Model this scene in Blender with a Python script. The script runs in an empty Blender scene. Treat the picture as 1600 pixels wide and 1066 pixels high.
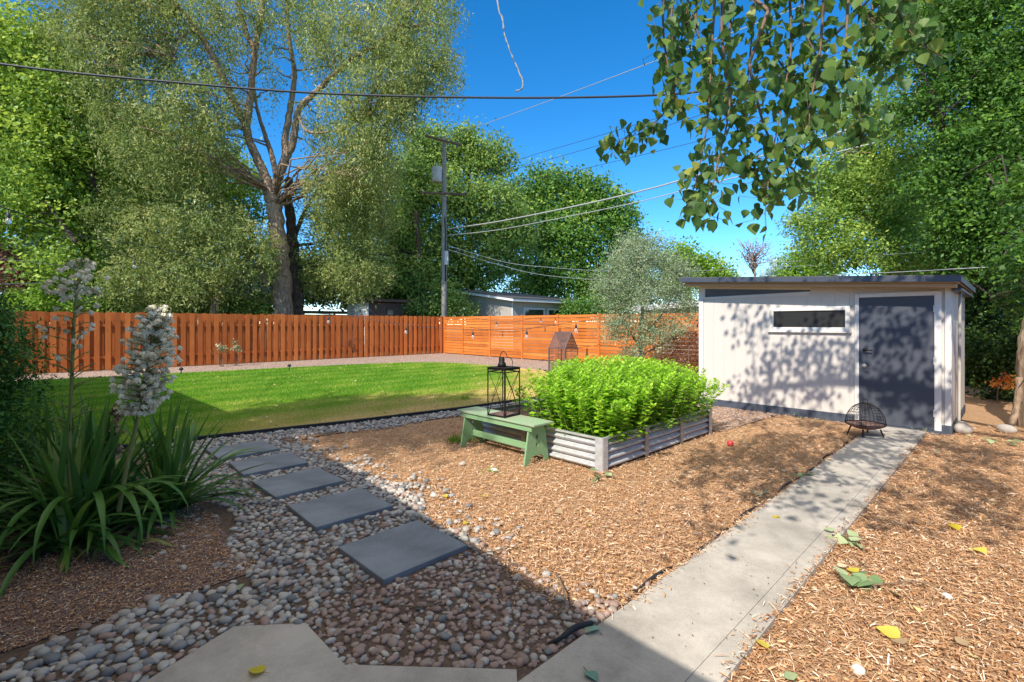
import bpy, math, random
import numpy as np
from mathutils import Vector
R = math.radians
rng = np.random.default_rng(11)
random.seed(11)
S = bpy.context.scene
COL = S.collection

# ------------------------------------------------------------------ camera, sky, sun, exposure
EYE, FPX, CX, HY = 1.6, 755.0, 800.0, 506.0
cam_d = bpy.data.cameras.new('camera')
cam = bpy.data.objects.new('camera', cam_d)
COL.objects.link(cam)
cam.location = (0, 0, EYE)
cam.rotation_euler = (R(90), 0, 0)
cam_d.sensor_width = 36.0
cam_d.lens = 36.0 * FPX / 1600.0
cam_d.shift_y = -27.0 / 1600.0
cam_d.clip_start = 0.05
cam_d.clip_end = 2000
S.camera = cam

SUN_EL = R(42)
SUN_H = (-0.518, -0.856)            # horizontal direction towards the sun
w = bpy.data.worlds.new('World'); S.world = w; w.use_nodes = True
wn = w.node_tree.nodes; wl = w.node_tree.links
sky = wn.new('ShaderNodeTexSky'); sky.sky_type = 'NISHITA'; sky.sun_disc = False
sky.sun_elevation = SUN_EL
sky.sun_rotation = math.atan2(SUN_H[0], SUN_H[1])
sky.altitude = 1700; sky.air_density = 0.85; sky.dust_density = 0.0; sky.ozone_density = 2.2
hs = wn.new('ShaderNodeHueSaturation'); hs.inputs['Saturation'].default_value = 1.36
hs.inputs['Hue'].default_value = 0.497
wl.new(sky.outputs[0], hs.inputs['Color'])
# warm bright cap added to the zenith sky, unseen, to fill the shade
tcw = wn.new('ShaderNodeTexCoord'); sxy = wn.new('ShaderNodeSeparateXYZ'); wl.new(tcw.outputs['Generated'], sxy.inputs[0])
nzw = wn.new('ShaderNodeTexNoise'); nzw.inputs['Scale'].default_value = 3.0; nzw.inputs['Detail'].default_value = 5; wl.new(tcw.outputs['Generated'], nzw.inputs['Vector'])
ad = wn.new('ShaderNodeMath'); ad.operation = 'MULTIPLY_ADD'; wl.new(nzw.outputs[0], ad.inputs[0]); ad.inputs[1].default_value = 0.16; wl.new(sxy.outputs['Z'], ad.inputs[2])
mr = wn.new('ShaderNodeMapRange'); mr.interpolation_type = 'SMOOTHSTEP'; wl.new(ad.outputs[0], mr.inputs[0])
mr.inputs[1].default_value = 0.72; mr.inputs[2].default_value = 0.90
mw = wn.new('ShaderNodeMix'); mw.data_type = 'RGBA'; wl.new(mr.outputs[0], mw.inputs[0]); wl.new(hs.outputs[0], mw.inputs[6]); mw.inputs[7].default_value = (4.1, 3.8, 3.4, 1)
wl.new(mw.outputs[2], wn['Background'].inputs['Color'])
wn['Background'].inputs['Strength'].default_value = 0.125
sd = bpy.data.lights.new('sun', 'SUN'); sun = bpy.data.objects.new('sun', sd); COL.objects.link(sun)
sd.energy = 2.8; sd.angle = R(0.53); sd.color = (1.0, 0.93, 0.82)
Lv = Vector((-SUN_H[0] * math.cos(SUN_EL), -SUN_H[1] * math.cos(SUN_EL), -math.sin(SUN_EL)))
sun.rotation_euler = Lv.to_track_quat('-Z', 'Y').to_euler()
sun.location = (-20, -33, 36)
S.view_settings.view_transform = 'Standard'
S.view_settings.look = 'None'
S.view_settings.exposure = 1.2
S.view_settings.gamma = 1.0
S.cycles.max_bounces = 8
S.cycles.transparent_max_bounces = 8
S.cycles.use_adaptive_sampling = True

# ------------------------------------------------------------------ coordinates
D1 = np.array([0.721, 0.693]); D2 = np.array([-0.693, 0.721])
GRZ = math.atan2(-0.721, 0.693)      # local x = -D2 (to the right, nearer), local y = D1 (away along the path)
def A(a, b, z=0.0):
    p = a * D1 + b * D2
    return np.array([p[0], p[1], z])
def ab(x, y):
    return x * 0.721 + y * 0.693, -x * 0.693 + y * 0.721
def G(px, py, z=0.0):
    Y = FPX * (EYE - z) / (py - HY)
    return np.array([(px - CX) * Y / FPX, Y, z])
def P(px, py, Y):
    return np.array([(px - CX) * Y / FPX, Y, EYE + (HY - py) * Y / FPX])

# ------------------------------------------------------------------ mesh collecting
class MB:
    def __init__(s): s.b = []; s.nv = 0
    def raw(s, v, loops, sizes, tint, smooth=False):
        v = np.asarray(v, float).reshape(-1, 3)
        loops = np.asarray(loops, np.int64) + s.nv
        sizes = np.asarray(sizes, np.int64)
        t = np.asarray(tint, float)
        if t.ndim == 0: t = np.full(len(sizes), float(t))
        s.b.append((v, loops, sizes, t, np.full(len(sizes), smooth)))
        s.nv += len(v)
        return s
    def faces(s, v, fs, tint=0.5, smooth=False):
        return s.raw(v, [i for f in fs for i in f], [len(f) for f in fs], tint, smooth)
    def quads(s, V, tint, smooth=False):
        n = len(V)
        return s.raw(V.reshape(-1, 3), np.arange(n * 4), np.full(n, 4), tint, smooth)
    def box(s, c, size, rz=0.0, tint=0.5, rx=0.0, ry=0.0):
        hx, hy, hz = [q / 2 for q in size]
        v = np.array([[-hx,-hy,-hz],[hx,-hy,-hz],[hx,hy,-hz],[-hx,hy,-hz],[-hx,-hy,hz],[hx,-hy,hz],[hx,hy,hz],[-hx,hy,hz]])
        v = v @ rot(rx, ry, rz).T + np.asarray(c, float)
        return s.faces(v, [(0,3,2,1),(4,5,6,7),(0,1,5,4),(1,2,6,5),(2,3,7,6),(3,0,4,7)], tint)
    def span(s, lo, hi, tint=0.5):
        lo = np.asarray(lo, float); hi = np.asarray(hi, float)
        return s.box((lo + hi) / 2, hi - lo, tint=tint)
    def extr(s, poly, vec, tint=0.5):
        p = np.asarray(poly, float); n = len(p); q = p + np.asarray(vec, float)
        fs = [tuple(range(n))[::-1], tuple(range(n, 2 * n))]
        fs += [(i, (i + 1) % n, n + (i + 1) % n, n + i) for i in range(n)]
        return s.faces(np.vstack([p, q]), fs, tint)
    def tube(s, pts, r, n=8, tint=0.5, smooth=True, jit=0.0):
        p = np.asarray(pts, float); m = len(p)
        r = np.broadcast_to(np.asarray(r, float), (m,))
        t = np.gradient(p, axis=0); t /= np.linalg.norm(t, axis=1)[:, None] + 1e-9
        ref = np.array([0.0, 0.0, 1.0]) if abs(t[:, 2]).mean() < 0.8 else np.array([1.0, 0.0, 0.0])
        u = np.cross(t, ref); u /= np.linalg.norm(u, axis=1)[:, None] + 1e-9
        w_ = np.cross(t, u)
        an = np.linspace(0, 2 * math.pi, n, endpoint=False)
        rr = r[:, None, None] * (1 + (jit * rng.standard_normal((m, n, 1)) if jit else 0))
        v = p[:, None, :] + rr * (np.cos(an)[None, :, None] * u[:, None, :] + np.sin(an)[None, :, None] * w_[:, None, :])
        fs = []
        for i in range(m - 1):
            for j in range(n):
                k = (j + 1) % n
                fs.append((i*n+j, i*n+k, (i+1)*n+k, (i+1)*n+j))
        fs.append(tuple(range(n))[::-1]); fs.append(tuple(range((m-1)*n, m*n)))
        return s.faces(v.reshape(-1, 3), fs, tint, smooth)
    def lathe(s, prof, c=(0,0,0), n=16, tint=0.5, smooth=True):
        an = np.linspace(0, 2*math.pi, n, endpoint=False)
        v = np.array([[r*math.cos(a_)+c[0], r*math.sin(a_)+c[1], z+c[2]] for r, z in prof for a_ in an])
        m = len(prof); fs = []
        for i in range(m-1):
            for j in range(n):
                k = (j+1) % n
                fs.append((i*n+j, i*n+k, (i+1)*n+k, (i+1)*n+j))
        fs.append(tuple(range(n))[::-1]); fs.append(tuple(range((m-1)*n, m*n)))
        return s.faces(v, fs, tint, smooth)
    def build(s, name, mat, parent=None, org=None):
        me = bpy.data.meshes.new(name)
        v = np.vstack([b[0] for b in s.b])
        if org is not None: v = v - np.asarray(org, float)
        lo = np.concatenate([b[1] for b in s.b]); sz = np.concatenate([b[2] for b in s.b])
        ti = np.concatenate([b[3] for b in s.b]); sm = np.concatenate([b[4] for b in s.b])
        me.vertices.add(len(v)); me.vertices.foreach_set('co', v.astype(np.float32).ravel())
        me.loops.add(len(lo)); me.loops.foreach_set('vertex_index', lo.astype(np.int32))
        me.polygons.add(len(sz))
        st = np.zeros(len(sz), np.int32); st[1:] = np.cumsum(sz)[:-1]
        me.polygons.foreach_set('loop_start', st)
        me.polygons.foreach_set('use_smooth', sm)
        me.update(calc_edges=True)
        at = me.attributes.new('tint', 'FLOAT', 'FACE'); at.data.foreach_set('value', ti.astype(np.float32))
        me.validate()
        me.materials.append(mat)
        o = bpy.data.objects.new(name, me); COL.objects.link(o)
        if parent is not None: o.parent = parent
        return o
def rot(rx, ry, rz):
    cx, sx, cy, sy, cz, sz = math.cos(rx), math.sin(rx), math.cos(ry), math.sin(ry), math.cos(rz), math.sin(rz)
    X = np.array([[1,0,0],[0,cx,-sx],[0,sx,cx]]); Y = np.array([[cy,0,sy],[0,1,0],[-sy,0,cy]]); Z = np.array([[cz,-sz,0],[sz,cz,0],[0,0,1]])
    return Z @ Y @ X
def unit(v): return v / (np.linalg.norm(v, axis=-1, keepdims=True) + 1e-9)
def bevel(o, wd=0.004, seg=2):
    m = o.modifiers.new('bevel', 'BEVEL'); m.width = wd; m.segments = seg; m.limit_method = 'ANGLE'; m.angle_limit = R(40)
    return o
def thing(name, label, cat, loc=(0,0,0), rz=0.0, group=None):
    o = bpy.data.objects.new(name, None); COL.objects.link(o)
    o.location = [float(q) for q in loc]; o.rotation_euler = (0, 0, rz); o.empty_display_size = 0.1
    return tag(o, label, cat, group)
def tag(o, label, cat, group=None):
    o['label'] = label; o['category'] = cat
    if group: o['group'] = group
    return o
def kind(o, k, label=None):
    o['kind'] = k
    if label: o['label'] = label
    return o
def smoothpts(pts, n=8):
    p = np.asarray(pts, float); out = []
    for i in range(len(p) - 1):
        p0 = p[max(i-1, 0)]; p1 = p[i]; p2 = p[i+1]; p3 = p[min(i+2, len(p)-1)]
        for t in np.linspace(0, 1, n, endpoint=False):
            out.append(0.5*((2*p1)+(-p0+p2)*t+(2*p0-5*p1+4*p2-p3)*t*t+(-p0+3*p1-3*p2+p3)*t**3))
    out.append(p[-1]); return np.array(out)
def leaf_quads(C, U, N, L, W):
    Vv = unit(np.cross(N, U)); L = np.asarray(L).reshape(-1, 1); W = np.asarray(W).reshape(-1, 1)
    a = C; b = C + U*L*0.45 + Vv*W*0.5; c = C + U*L; d = C + U*L*0.45 - Vv*W*0.5
    return np.stack([a, b, c, d], 1)

# ------------------------------------------------------------------ materials
class MT:
    def __init__(s, name):
        s.m = bpy.data.materials.new(name); s.m.use_nodes = True
        s.N = s.m.node_tree.nodes; s.L = s.m.node_tree.links; s.p = s.N['Principled BSDF']; s._co = None
    def new(s, t, **k):
        n = s.N.new(t)
        for a_, v in k.items(): setattr(n, a_, v)
        return n
    def put(s, sock, v):
        if isinstance(v, bpy.types.NodeSocket): s.L.new(v, sock)
        elif isinstance(v, (tuple, list)) and len(v) == 3 and sock.type == 'RGBA': sock.default_value = (*v, 1)
        else: sock.default_value = v
    def co(s):
        if s._co is None: s._co = s.new('ShaderNodeTexCoord').outputs['Object']
        return s._co
    def map(s, scale=(1,1,1), rz=0.0, rotv=None):
        n = s.new('ShaderNodeMapping'); s.L.new(s.co(), n.inputs[0]); n.inputs['Scale'].default_value = scale
        n.inputs['Rotation'].default_value = rotv or (0, 0, rz); return n.outputs[0]
    def noise(s, scale, detail=4, rough=0.6, vec=None, dist=0.0):
        n = s.new('ShaderNodeTexNoise'); s.L.new(vec or s.co(), n.inputs['Vector'])
        n.inputs['Scale'].default_value = scale; n.inputs['Detail'].default_value = detail
        n.inputs['Roughness'].default_value = rough; n.inputs['Distortion'].default_value = dist; return n.outputs[0]
    def voro(s, scale, feature='F1', vec=None, out='Distance'):
        n = s.new('ShaderNodeTexVoronoi', feature=feature); s.L.new(vec or s.co(), n.inputs['Vector'])
        n.inputs['Scale'].default_value = scale; return n.outputs[out]
    def attr(s, name='tint'): return s.new('ShaderNodeAttribute', attribute_name=name).outputs['Fac']
    def ramp(s, fac, stops, interp='LINEAR'):
        n = s.new('ShaderNodeValToRGB'); s.L.new(fac, n.inputs[0]); r = n.color_ramp; r.interpolation = interp
        while len(r.elements) < len(stops): r.elements.new(0.5)
        for e, (p_, c) in zip(r.elements, stops):
            e.position = p_; e.color = (*c, 1) if len(c) == 3 else c
        return n.outputs[0]
    def mix(s, f, a, b, mode='MIX'):
        n = s.new('ShaderNodeMix', data_type='RGBA', blend_type=mode)
        s.put(n.inputs[0], f); s.put(n.inputs[6], a); s.put(n.inputs[7], b); return n.outputs[2]
    def math(s, op, a, b=0.0):
        n = s.new('ShaderNodeMath', operation=op); s.put(n.inputs[0], a); s.put(n.inputs[1], b); return n.outputs[0]
    def bump(s, h, strength=0.5, dist=0.01):
        n = s.new('ShaderNodeBump'); s.L.new(h, n.inputs['Height']); n.inputs['Strength'].default_value = strength
        n.inputs['Distance'].default_value = dist; return n.outputs[0]
    def set(s, base=None, rough=None, metal=None, normal=None, spec=None, **k):
        I = s.p.inputs
        if base is not None: s.put(I['Base Color'], base)
        if rough is not None: s.put(I['Roughness'], rough)
        if metal is not None: s.put(I['Metallic'], metal)
        if normal is not None: s.put(I['Normal'], normal)
        if spec is not None: s.put(I['Specular IOR Level'], spec)
        for q, v in k.items(): s.put(I[q.replace('_', ' ')], v)
        return s.m
def c3(r, g, b):      # sRGB 0-255 to linear
    f = lambda q: (q/255/12.92) if q/255 <= 0.04045 else ((q/255+0.055)/1.055)**2.4
    return (f(r), f(g), f(b))
def sc(c, k): return tuple(q*k for q in c)

def leaf_mat(name, stops, trans=0.35, rough=0.5, tcol=1.6, spec=0.35):
    t = MT(name); col = t.ramp(t.attr(), stops)
    t.set(base=col, rough=rough, spec=spec)
    tr = t.new('ShaderNodeBsdfTranslucent')
    hv = t.new('ShaderNodeHueSaturation'); t.L.new(col, hv.inputs['Color']); hv.inputs['Value'].default_value = tcol; hv.inputs['Hue'].default_value = 0.49
    t.L.new(hv.outputs[0], tr.inputs[0])
    mx = t.new('ShaderNodeMixShader'); mx.inputs[0].default_value = trans
    t.L.new(t.p.outputs[0], mx.inputs[1]); t.L.new(tr.outputs[0], mx.inputs[2])
    t.L.new(mx.outputs[0], t.N['Material Output'].inputs[0])
    return t.m
def plain(name, col, rough=0.6, metal=0.0, var=0.15, scale=6.0, bump=0.0, bscale=60.0, spec=0.4):
    t = MT(name); f = t.noise(scale, 5)
    base = t.mix(f, sc(col, 1-var), sc(col, 1+var))
    nm = t.bump(t.noise(bscale, 4), bump, 0.004) if bump else None
    return t.set(base=base, rough=rough, metal=metal, normal=nm, spec=spec)
def wood(name, stops, grain=(40, 40, 3), rough=0.7, bump=0.3, vary=0.5):
    t = MT(name); v = t.map(grain); g = t.noise(1.0, 6, 0.7, v, 0.4)
    f = t.math('ADD', t.math('MULTIPLY', g, 1-vary), t.math('MULTIPLY', t.attr(), vary))
    f = t.math('ADD', f, t.math('MULTIPLY', t.math('SUBTRACT', t.noise(1.7, 5, 0.65), 0.5), 0.55))      # faded and darker patches
    kn = t.ramp(t.voro(3.4), [(0.035, (0.35,0.35,0.35)), (0.075, (1,1,1))])                              # knots
    return t.set(base=t.mix(0.8, t.ramp(f, stops), kn, 'MULTIPLY'), rough=rough, normal=t.bump(g, bump, 0.003), spec=0.25)

M = {}
# --- setting
t = MT('earth'); M['earth'] = t.set(base=t.ramp(t.noise(0.6, 8), [(0.3, (0.05,0.06,0.02)), (0.7, (0.13,0.11,0.06))]), rough=0.95)
t = MT('mulch'); v = t.map((1,1,1)); n1 = t.noise(55, 6, 0.75, v, 1.2); vo = t.voro(95, 'F1', t.map((1,2.4,1), 0.7)); vo2 = t.voro(80, 'F1', t.map((2.6,1,1), 0.2)); big = t.noise(1.3, 5)
hgt = t.math('ADD', t.math('MULTIPLY', n1, 0.7), t.math('MULTIPLY', t.math('ADD', vo, vo2), 0.4))
cm = t.ramp(hgt, [(0.3, (0.17,0.075,0.04)), (0.5, (0.37,0.185,0.095)), (0.66, (0.56,0.31,0.16)), (0.85, (0.73,0.51,0.31))])
cm = t.mix(t.math('MULTIPLY', big, 0.5), cm, (0.33,0.17,0.09))
M['mulch'] = t.set(base=cm, rough=0.95, normal=t.bump(hgt, 0.9, 0.02), spec=0.1)
M['chips'] = None
t = MT('chips'); M['chips'] = t.set(base=t.ramp(t.attr(), [(0.0,(0.14,0.06,0.03)),(0.3,(0.36,0.18,0.085)),(0.6,(0.58,0.32,0.16)),(0.85,(0.73,0.48,0.285)),(1.0,(0.88,0.75,0.58))]), rough=0.9, spec=0.15)
t = MT('lawn'); lt = t.attr(); ns = t.noise(9, 6, 0.7); f = t.math('ADD', t.math('MULTIPLY', ns, 0.5), t.math('SUBTRACT', lt, 0.25)); fine = t.noise(140, 3, 0.7)
cl = t.ramp(f, [(0.1,(0.10,0.26,0.015)),(0.45,(0.19,0.34,0.03)),(0.7,(0.38,0.36,0.08)),(1.0,(0.60,0.46,0.20))])
M['lawn'] = t.set(base=t.mix(fine, sc((1,1,1),0.55), (1.2,1.2,1.2)), rough=0.9, spec=0.1)
mlt = t.new('ShaderNodeMix', data_type='RGBA', blend_type='MULTIPLY'); mlt.inputs[0].default_value = 1.0
t.L.new(cl, mlt.inputs[6]); t.L.new(t.mix(fine, (0.6,0.6,0.6), (1.2,1.2,1.2)), mlt.inputs[7]); t.set(base=mlt.outputs[2], normal=t.bump(fine, 0.8, 0.03))
M['grass'] = leaf_mat('grass', [(0.0,(0.11,0.28,0.015)),(0.3,(0.25,0.42,0.04)),(0.6,(0.50,0.49,0.11)),(1.0,(0.78,0.60,0.27))], 0.35)
t = MT('gravel'); vc = t.voro(38, 'F1', None, 'Color'); vd = t.voro(38, 'F1')
sep = t.new('ShaderNodeSeparateColor'); t.L.new(vc, sep.inputs[0])
M['gravel'] = t.set(base=t.ramp(sep.outputs[0], [(0.0,(0.16,0.10,0.08)),(0.4,(0.33,0.22,0.17)),(0.75,(0.47,0.35,0.29)),(1.0,(0.62,0.54,0.48))]), rough=0.9, normal=t.bump(vd, 1.0, -0.02), spec=0.2)
t = MT('fine_gravel'); vc = t.voro(120, 'F1', None, 'Color'); vd = t.voro(120, 'F1'); sep = t.new('ShaderNodeSeparateColor'); t.L.new(vc, sep.inputs[0])
cc = t.ramp(sep.outputs[0], [(0.0,(0.10,0.065,0.055)),(0.5,(0.26,0.175,0.15)),(0.85,(0.40,0.30,0.27)),(1.0,(0.55,0.47,0.42))])
M['fine_gravel'] = t.set(base=t.mix(t.math('MULTIPLY', t.noise(3, 4), 0.5), cc, (0.12,0.07,0.045)), rough=0.95, normal=t.bump(vd, 1.0, -0.01), spec=0.1)
t = MT('pebble_soil'); M['pebble_soil'] = t.set(base=t.ramp(t.noise(30, 6, 0.7), [(0.3,(0.06,0.04,0.03)),(0.7,(0.20,0.13,0.09))]), rough=0.95, normal=t.bump(t.noise(90,4), 0.8, 0.01))
t = MT('pebbles'); tc = t.attr(); sp = t.noise(70, 4, 0.7)
pc = t.ramp(tc, [(0.0,(0.60,0.565,0.505)),(0.16,(0.44,0.42,0.38)),(0.30,(0.31,0.31,0.31)),(0.42,(0.13,0.14,0.15)),(0.50,(0.43,0.38,0.32)),(0.62,(0.57,0.53,0.47)),(0.72,(0.34,0.25,0.21)),(0.84,(0.40,0.26,0.21)),(0.94,(0.27,0.18,0.14)),(1.0,(0.50,0.40,0.34))])
M['pebbles'] = t.set(base=t.mix(t.math('MULTIPLY', sp, 0.3), pc, sc((0.22,0.20,0.18),1)), rough=0.62, normal=t.bump(sp, 0.25, 0.003), spec=0.3)
def concrete(name, c, var=0.25):
    t = MT(name); a_ = t.ramp(t.noise(1.5, 8, 0.7), [(0.36,(0,0,0)),(0.62,(1,1,1))]); b_ = t.noise(35, 5, 0.7); d_ = t.noise(260, 2, 0.6)
    col = t.mix(a_, sc(c, 1-var), sc(c, 1+var)); col = t.mix(t.math('MULTIPLY', b_, 0.35), col, sc(c, 0.6))
    spk = t.ramp(d_, [(0.28,(0.45,0.45,0.45)),(0.40,(1,1,1)),(0.66,(1,1,1)),(0.75,(1.25,1.22,1.18))])
    mm = t.mix(1.0, col, spk, 'MULTIPLY')
    return t.set(base=mm, rough=0.9, normal=t.bump(t.math('ADD', b_, d_), 0.35, 0.004), spec=0.2)
M['concrete'] = concrete('concrete', (0.46,0.42,0.365), 0.28)
M['slate'] = concrete('slate', (0.235,0.258,0.285), 0.25)
# --- objects
M['stain'] = wood('stained_wood', [(0.0,(0.22,0.055,0.012)),(0.45,(0.42,0.115,0.026)),(0.75,(0.55,0.17,0.04)),(1.0,(0.66,0.26,0.08))], (30,30,2.2))
M['stain_b'] = wood('stained_slats', [(0.0,(0.28,0.068,0.013)),(0.45,(0.55,0.158,0.026)),(0.75,(0.67,0.215,0.042)),(1.0,(0.75,0.31,0.085))], (2.2,30,30))
M['old_wood'] = wood('old_wood', [(0.0,(0.05,0.035,0.03)),(0.5,(0.13,0.085,0.065)),(1.0,(0.25,0.17,0.13))], (8,8,2))
M['pole_wood'] = wood('pole_wood', [(0.0,(0.14,0.125,0.115)),(0.5,(0.26,0.24,0.22)),(1.0,(0.40,0.37,0.33))], (20,20,1.5))
def bark(name, a_, b_, k=(9,9,2.2)):
    t = MT(name); v = t.map(k); n = t.noise(1.0, 7, 0.7, v, 0.8); vo = t.voro(1.4, 'F1', v)
    h = t.math('ADD', n, t.math('MULTIPLY', vo, 0.6))
    return t.set(base=t.ramp(h, [(0.35, a_), (0.95, b_)]), rough=0.95, normal=t.bump(h, 1.0, 0.06), spec=0.1)
M['bark'] = bark('bark', (0.085,0.058,0.040), (0.37,0.265,0.185))
M['bark_d'] = bark('bark_dark', (0.03,0.024,0.02), (0.12,0.09,0.075))
M['bark_t'] = bark('bark_tan', (0.11,0.075,0.05), (0.36,0.27,0.19))
M['pale_twig'] = plain('pale_twig', (0.36,0.34,0.31), 0.8, var=0.5, scale=60)
M['twig'] = plain('twig', (0.20,0.13,0.085), 0.85, var=0.3, scale=30)
t = MT('shed_paint'); nz = t.noise(1.6, 6); nf = t.noise(1.0, 5, 0.6, t.map((25,25,2)))
M['shed'] = t.set(base=t.mix(nz, (0.58,0.53,0.475), (0.66,0.605,0.545)), rough=0.6, normal=t.bump(nf, 0.12, 0.003), spec=0.3)
M['trim'] = plain('trim_paint', (0.70,0.665,0.62), 0.5, var=0.06, scale=3)
M['tan'] = wood('tan_wood', [(0.0,(0.28,0.17,0.09)),(0.5,(0.45,0.30,0.17)),(1.0,(0.56,0.40,0.26))], (2,40,40))
t = MT('door_paint'); nz = t.noise(2.5, 6); nf = t.noise(420, 2, 0.5)
M['door'] = t.set(base=t.mix(nz, (0.060,0.068,0.088), (0.085,0.093,0.115)), rough=0.55, normal=t.bump(nf, 0.3, 0.002), spec=0.35)
M['plinth'] = plain('plinth_paint', (0.065,0.078,0.105), 0.7, var=0.25, scale=4, bump=0.2)
M['fascia'] = plain('fascia_metal', (0.085,0.095,0.12), 0.4, 0.3, var=0.15, scale=3)
M['roofing'] = plain('roofing', (0.09,0.092,0.10), 0.9, var=0.3, scale=14, bump=0.4)
t = MT('glass'); M['glass'] = t.set(base=(0.035,0.035,0.036), rough=0.06, spec=0.8)
t = MT('grey_reflect_glass'); M['greyed'] = t.set(base=t.mix(t.noise(4,5), (0.05,0.055,0.07), (0.12,0.11,0.11)), rough=0.15, spec=0.7)  # grey of the pane's reflection painted into its base colour
t = MT('galvanised'); g1 = t.voro(26, 'F1', None, 'Color'); sp_ = t.new('ShaderNodeSeparateColor'); t.L.new(g1, sp_.inputs[0]); g2 = t.noise(5, 5)
M['galv'] = t.set(base=t.mix(t.math('MULTIPLY', g2, 0.6), t.mix(sp_.outputs[0], (0.52,0.54,0.56), (0.68,0.70,0.72)), (0.42,0.39,0.35)), rough=t.math('ADD', t.math('MULTIPLY', g2, 0.25), 0.38), metal=0.35)
M['bracket'] = plain('bracket_metal', (0.40,0.39,0.37), 0.5, 0.5, var=0.25, scale=9)
t = MT('bench_paint'); v = t.map((3,24,24)); g = t.noise(1.0, 6, 0.7, v); ch = t.noise(7, 7, 0.75); ch2 = t.noise(40, 4, 0.7)
pt = t.mix(g, (0.17,0.32,0.15), (0.27,0.44,0.23)); wr = t.mix(g, (0.22,0.17,0.12), (0.36,0.30,0.22))
ms = t.ramp(t.math('ADD', t.math('MULTIPLY', ch, 0.75), t.math('MULTIPLY', ch2, 0.3)), [(0.60,(0,0,0)),(0.72,(1,1,1))])
M['bench'] = t.set(base=t.mix(ms, pt, wr), rough=0.7, normal=t.bump(t.math('ADD', g, ch), 0.3, 0.003), spec=0.3)
t = MT('seat_paint'); v = t.map((3,24,24)); g = t.noise(1.0, 6, 0.7, v); ch = t.noise(5, 7, 0.75)
ms = t.ramp(ch, [(0.46,(0,0,0)),(0.66,(1,1,1))])
M['seat'] = t.set(base=t.mix(ms, t.mix(g, (0.22,0.36,0.20), (0.34,0.47,0.30)), t.mix(g, (0.30,0.27,0.20), (0.46,0.43,0.34))), rough=0.75, normal=t.bump(t.math('ADD', g, ch), 0.3, 0.003), spec=0.3)
M['iron'] = plain('iron', (0.028,0.024,0.022), 0.55, 0.6, var=0.5, scale=18, bump=0.2)
M['rust'] = plain('rusty_iron', (0.20,0.125,0.11), 0.75, 0.3, var=0.4, scale=14, bump=0.3)
M['rubber'] = plain('rubber', (0.022,0.025,0.03), 0.7, var=0.3, scale=8, bump=0.2)
M['wire_b'] = plain('cable_dark', (0.03,0.035,0.045), 0.5, var=0.2)
M['wire_l'] = plain('cable_light', (0.40,0.41,0.42), 0.45, 0.3, var=0.15)
M['grey_can'] = plain('grey_paint', (0.44,0.45,0.46), 0.5, 0.1, var=0.12, scale=4)
t = MT('bulb_glass'); M['bulb'] = t.set(base=(0.85,0.86,0.84), rough=0.08, Transmission_Weight=0.75, IOR=1.35)
M['apple'] = plain('apple_skin', (0.55,0.05,0.06), 0.35, var=0.3, scale=30)
M['rock'] = plain('rock', (0.40,0.36,0.32), 0.9, var=0.3, scale=12, bump=0.6, bscale=30)
M['white_rock'] = plain('white_rock', (0.66,0.63,0.58), 0.85, var=0.2, scale=16, bump=0.6, bscale=40)
M['soil'] = plain('soil', (0.07,0.045,0.03), 0.95, var=0.4, scale=20, bump=0.8)
M['siding_g'] = plain('grey_siding', (0.42,0.385,0.33), 0.7, var=0.1, scale=3)
M['white'] = plain('white_paint', (0.72,0.72,0.71), 0.6, var=0.08, scale=2)
M['pale_metal'] = plain('pale_metal', (0.50,0.55,0.58), 0.6, 0.2, var=0.2, scale=5)
t = MT('house_wall'); M['house'] = t.set(base=t.ramp(t.noise(3, 5), [(0.3,(0.42,0.36,0.29)),(0.7,(0.52,0.46,0.38))]), rough=0.8)
t = MT('petal'); pc = t.ramp(t.attr(), [(0.0,(0.44,0.47,0.30)),(0.4,(0.68,0.67,0.55)),(1.0,(0.80,0.79,0.70))])
M['petal'] = leaf_mat('petal', [(0.0,(0.46,0.47,0.30)),(0.4,(0.82,0.78,0.60)),(1.0,(0.90,0.87,0.75))], 0.3, tcol=1.0)
M['stalk'] = plain('stalk', (0.22,0.24,0.08), 0.7, var=0.3, scale=9)
M['pod'] = leaf_mat('pod', [(0.0,(0.10,0.06,0.03)),(0.6,(0.26,0.17,0.09)),(1.0,(0.45,0.38,0.22))], 0.1)
M['yucca'] = leaf_mat('yucca_leaf', [(0.0,(0.03,0.09,0.025)),(0.5,(0.08,0.20,0.04)),(0.85,(0.16,0.32,0.045)),(1.0,(0.30,0.26,0.10))], 0.18, rough=0.4)
GK = 2.15
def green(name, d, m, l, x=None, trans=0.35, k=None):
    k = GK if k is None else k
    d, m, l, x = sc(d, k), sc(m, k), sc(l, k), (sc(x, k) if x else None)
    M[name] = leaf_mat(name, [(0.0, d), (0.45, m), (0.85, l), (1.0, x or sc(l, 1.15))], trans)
green('elm', (0.050,0.075,0.020), (0.115,0.145,0.040), (0.19,0.205,0.065), (0.26,0.24,0.10))
green('maple', (0.040,0.080,0.012), (0.105,0.165,0.022), (0.19,0.24,0.035))
green('cotton_far', (0.032,0.070,0.017), (0.085,0.140,0.030), (0.16,0.21,0.048))
green('poplar', (0.022,0.062,0.012), (0.050,0.115,0.018), (0.13,0.19,0.030))
green('olive', (0.085,0.12,0.065), (0.17,0.22,0.125), (0.28,0.32,0.20), (0.38,0.40,0.28), k=1.6)
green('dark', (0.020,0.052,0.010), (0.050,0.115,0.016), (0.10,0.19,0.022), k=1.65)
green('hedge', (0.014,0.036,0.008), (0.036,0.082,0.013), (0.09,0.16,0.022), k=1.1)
green('rightmid', (0.045,0.085,0.015), (0.10,0.165,0.028), (0.20,0.25,0.05))
green('spruce', (0.015,0.045,0.035), (0.03,0.08,0.065), (0.09,0.14,0.13), trans=0.1)
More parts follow.
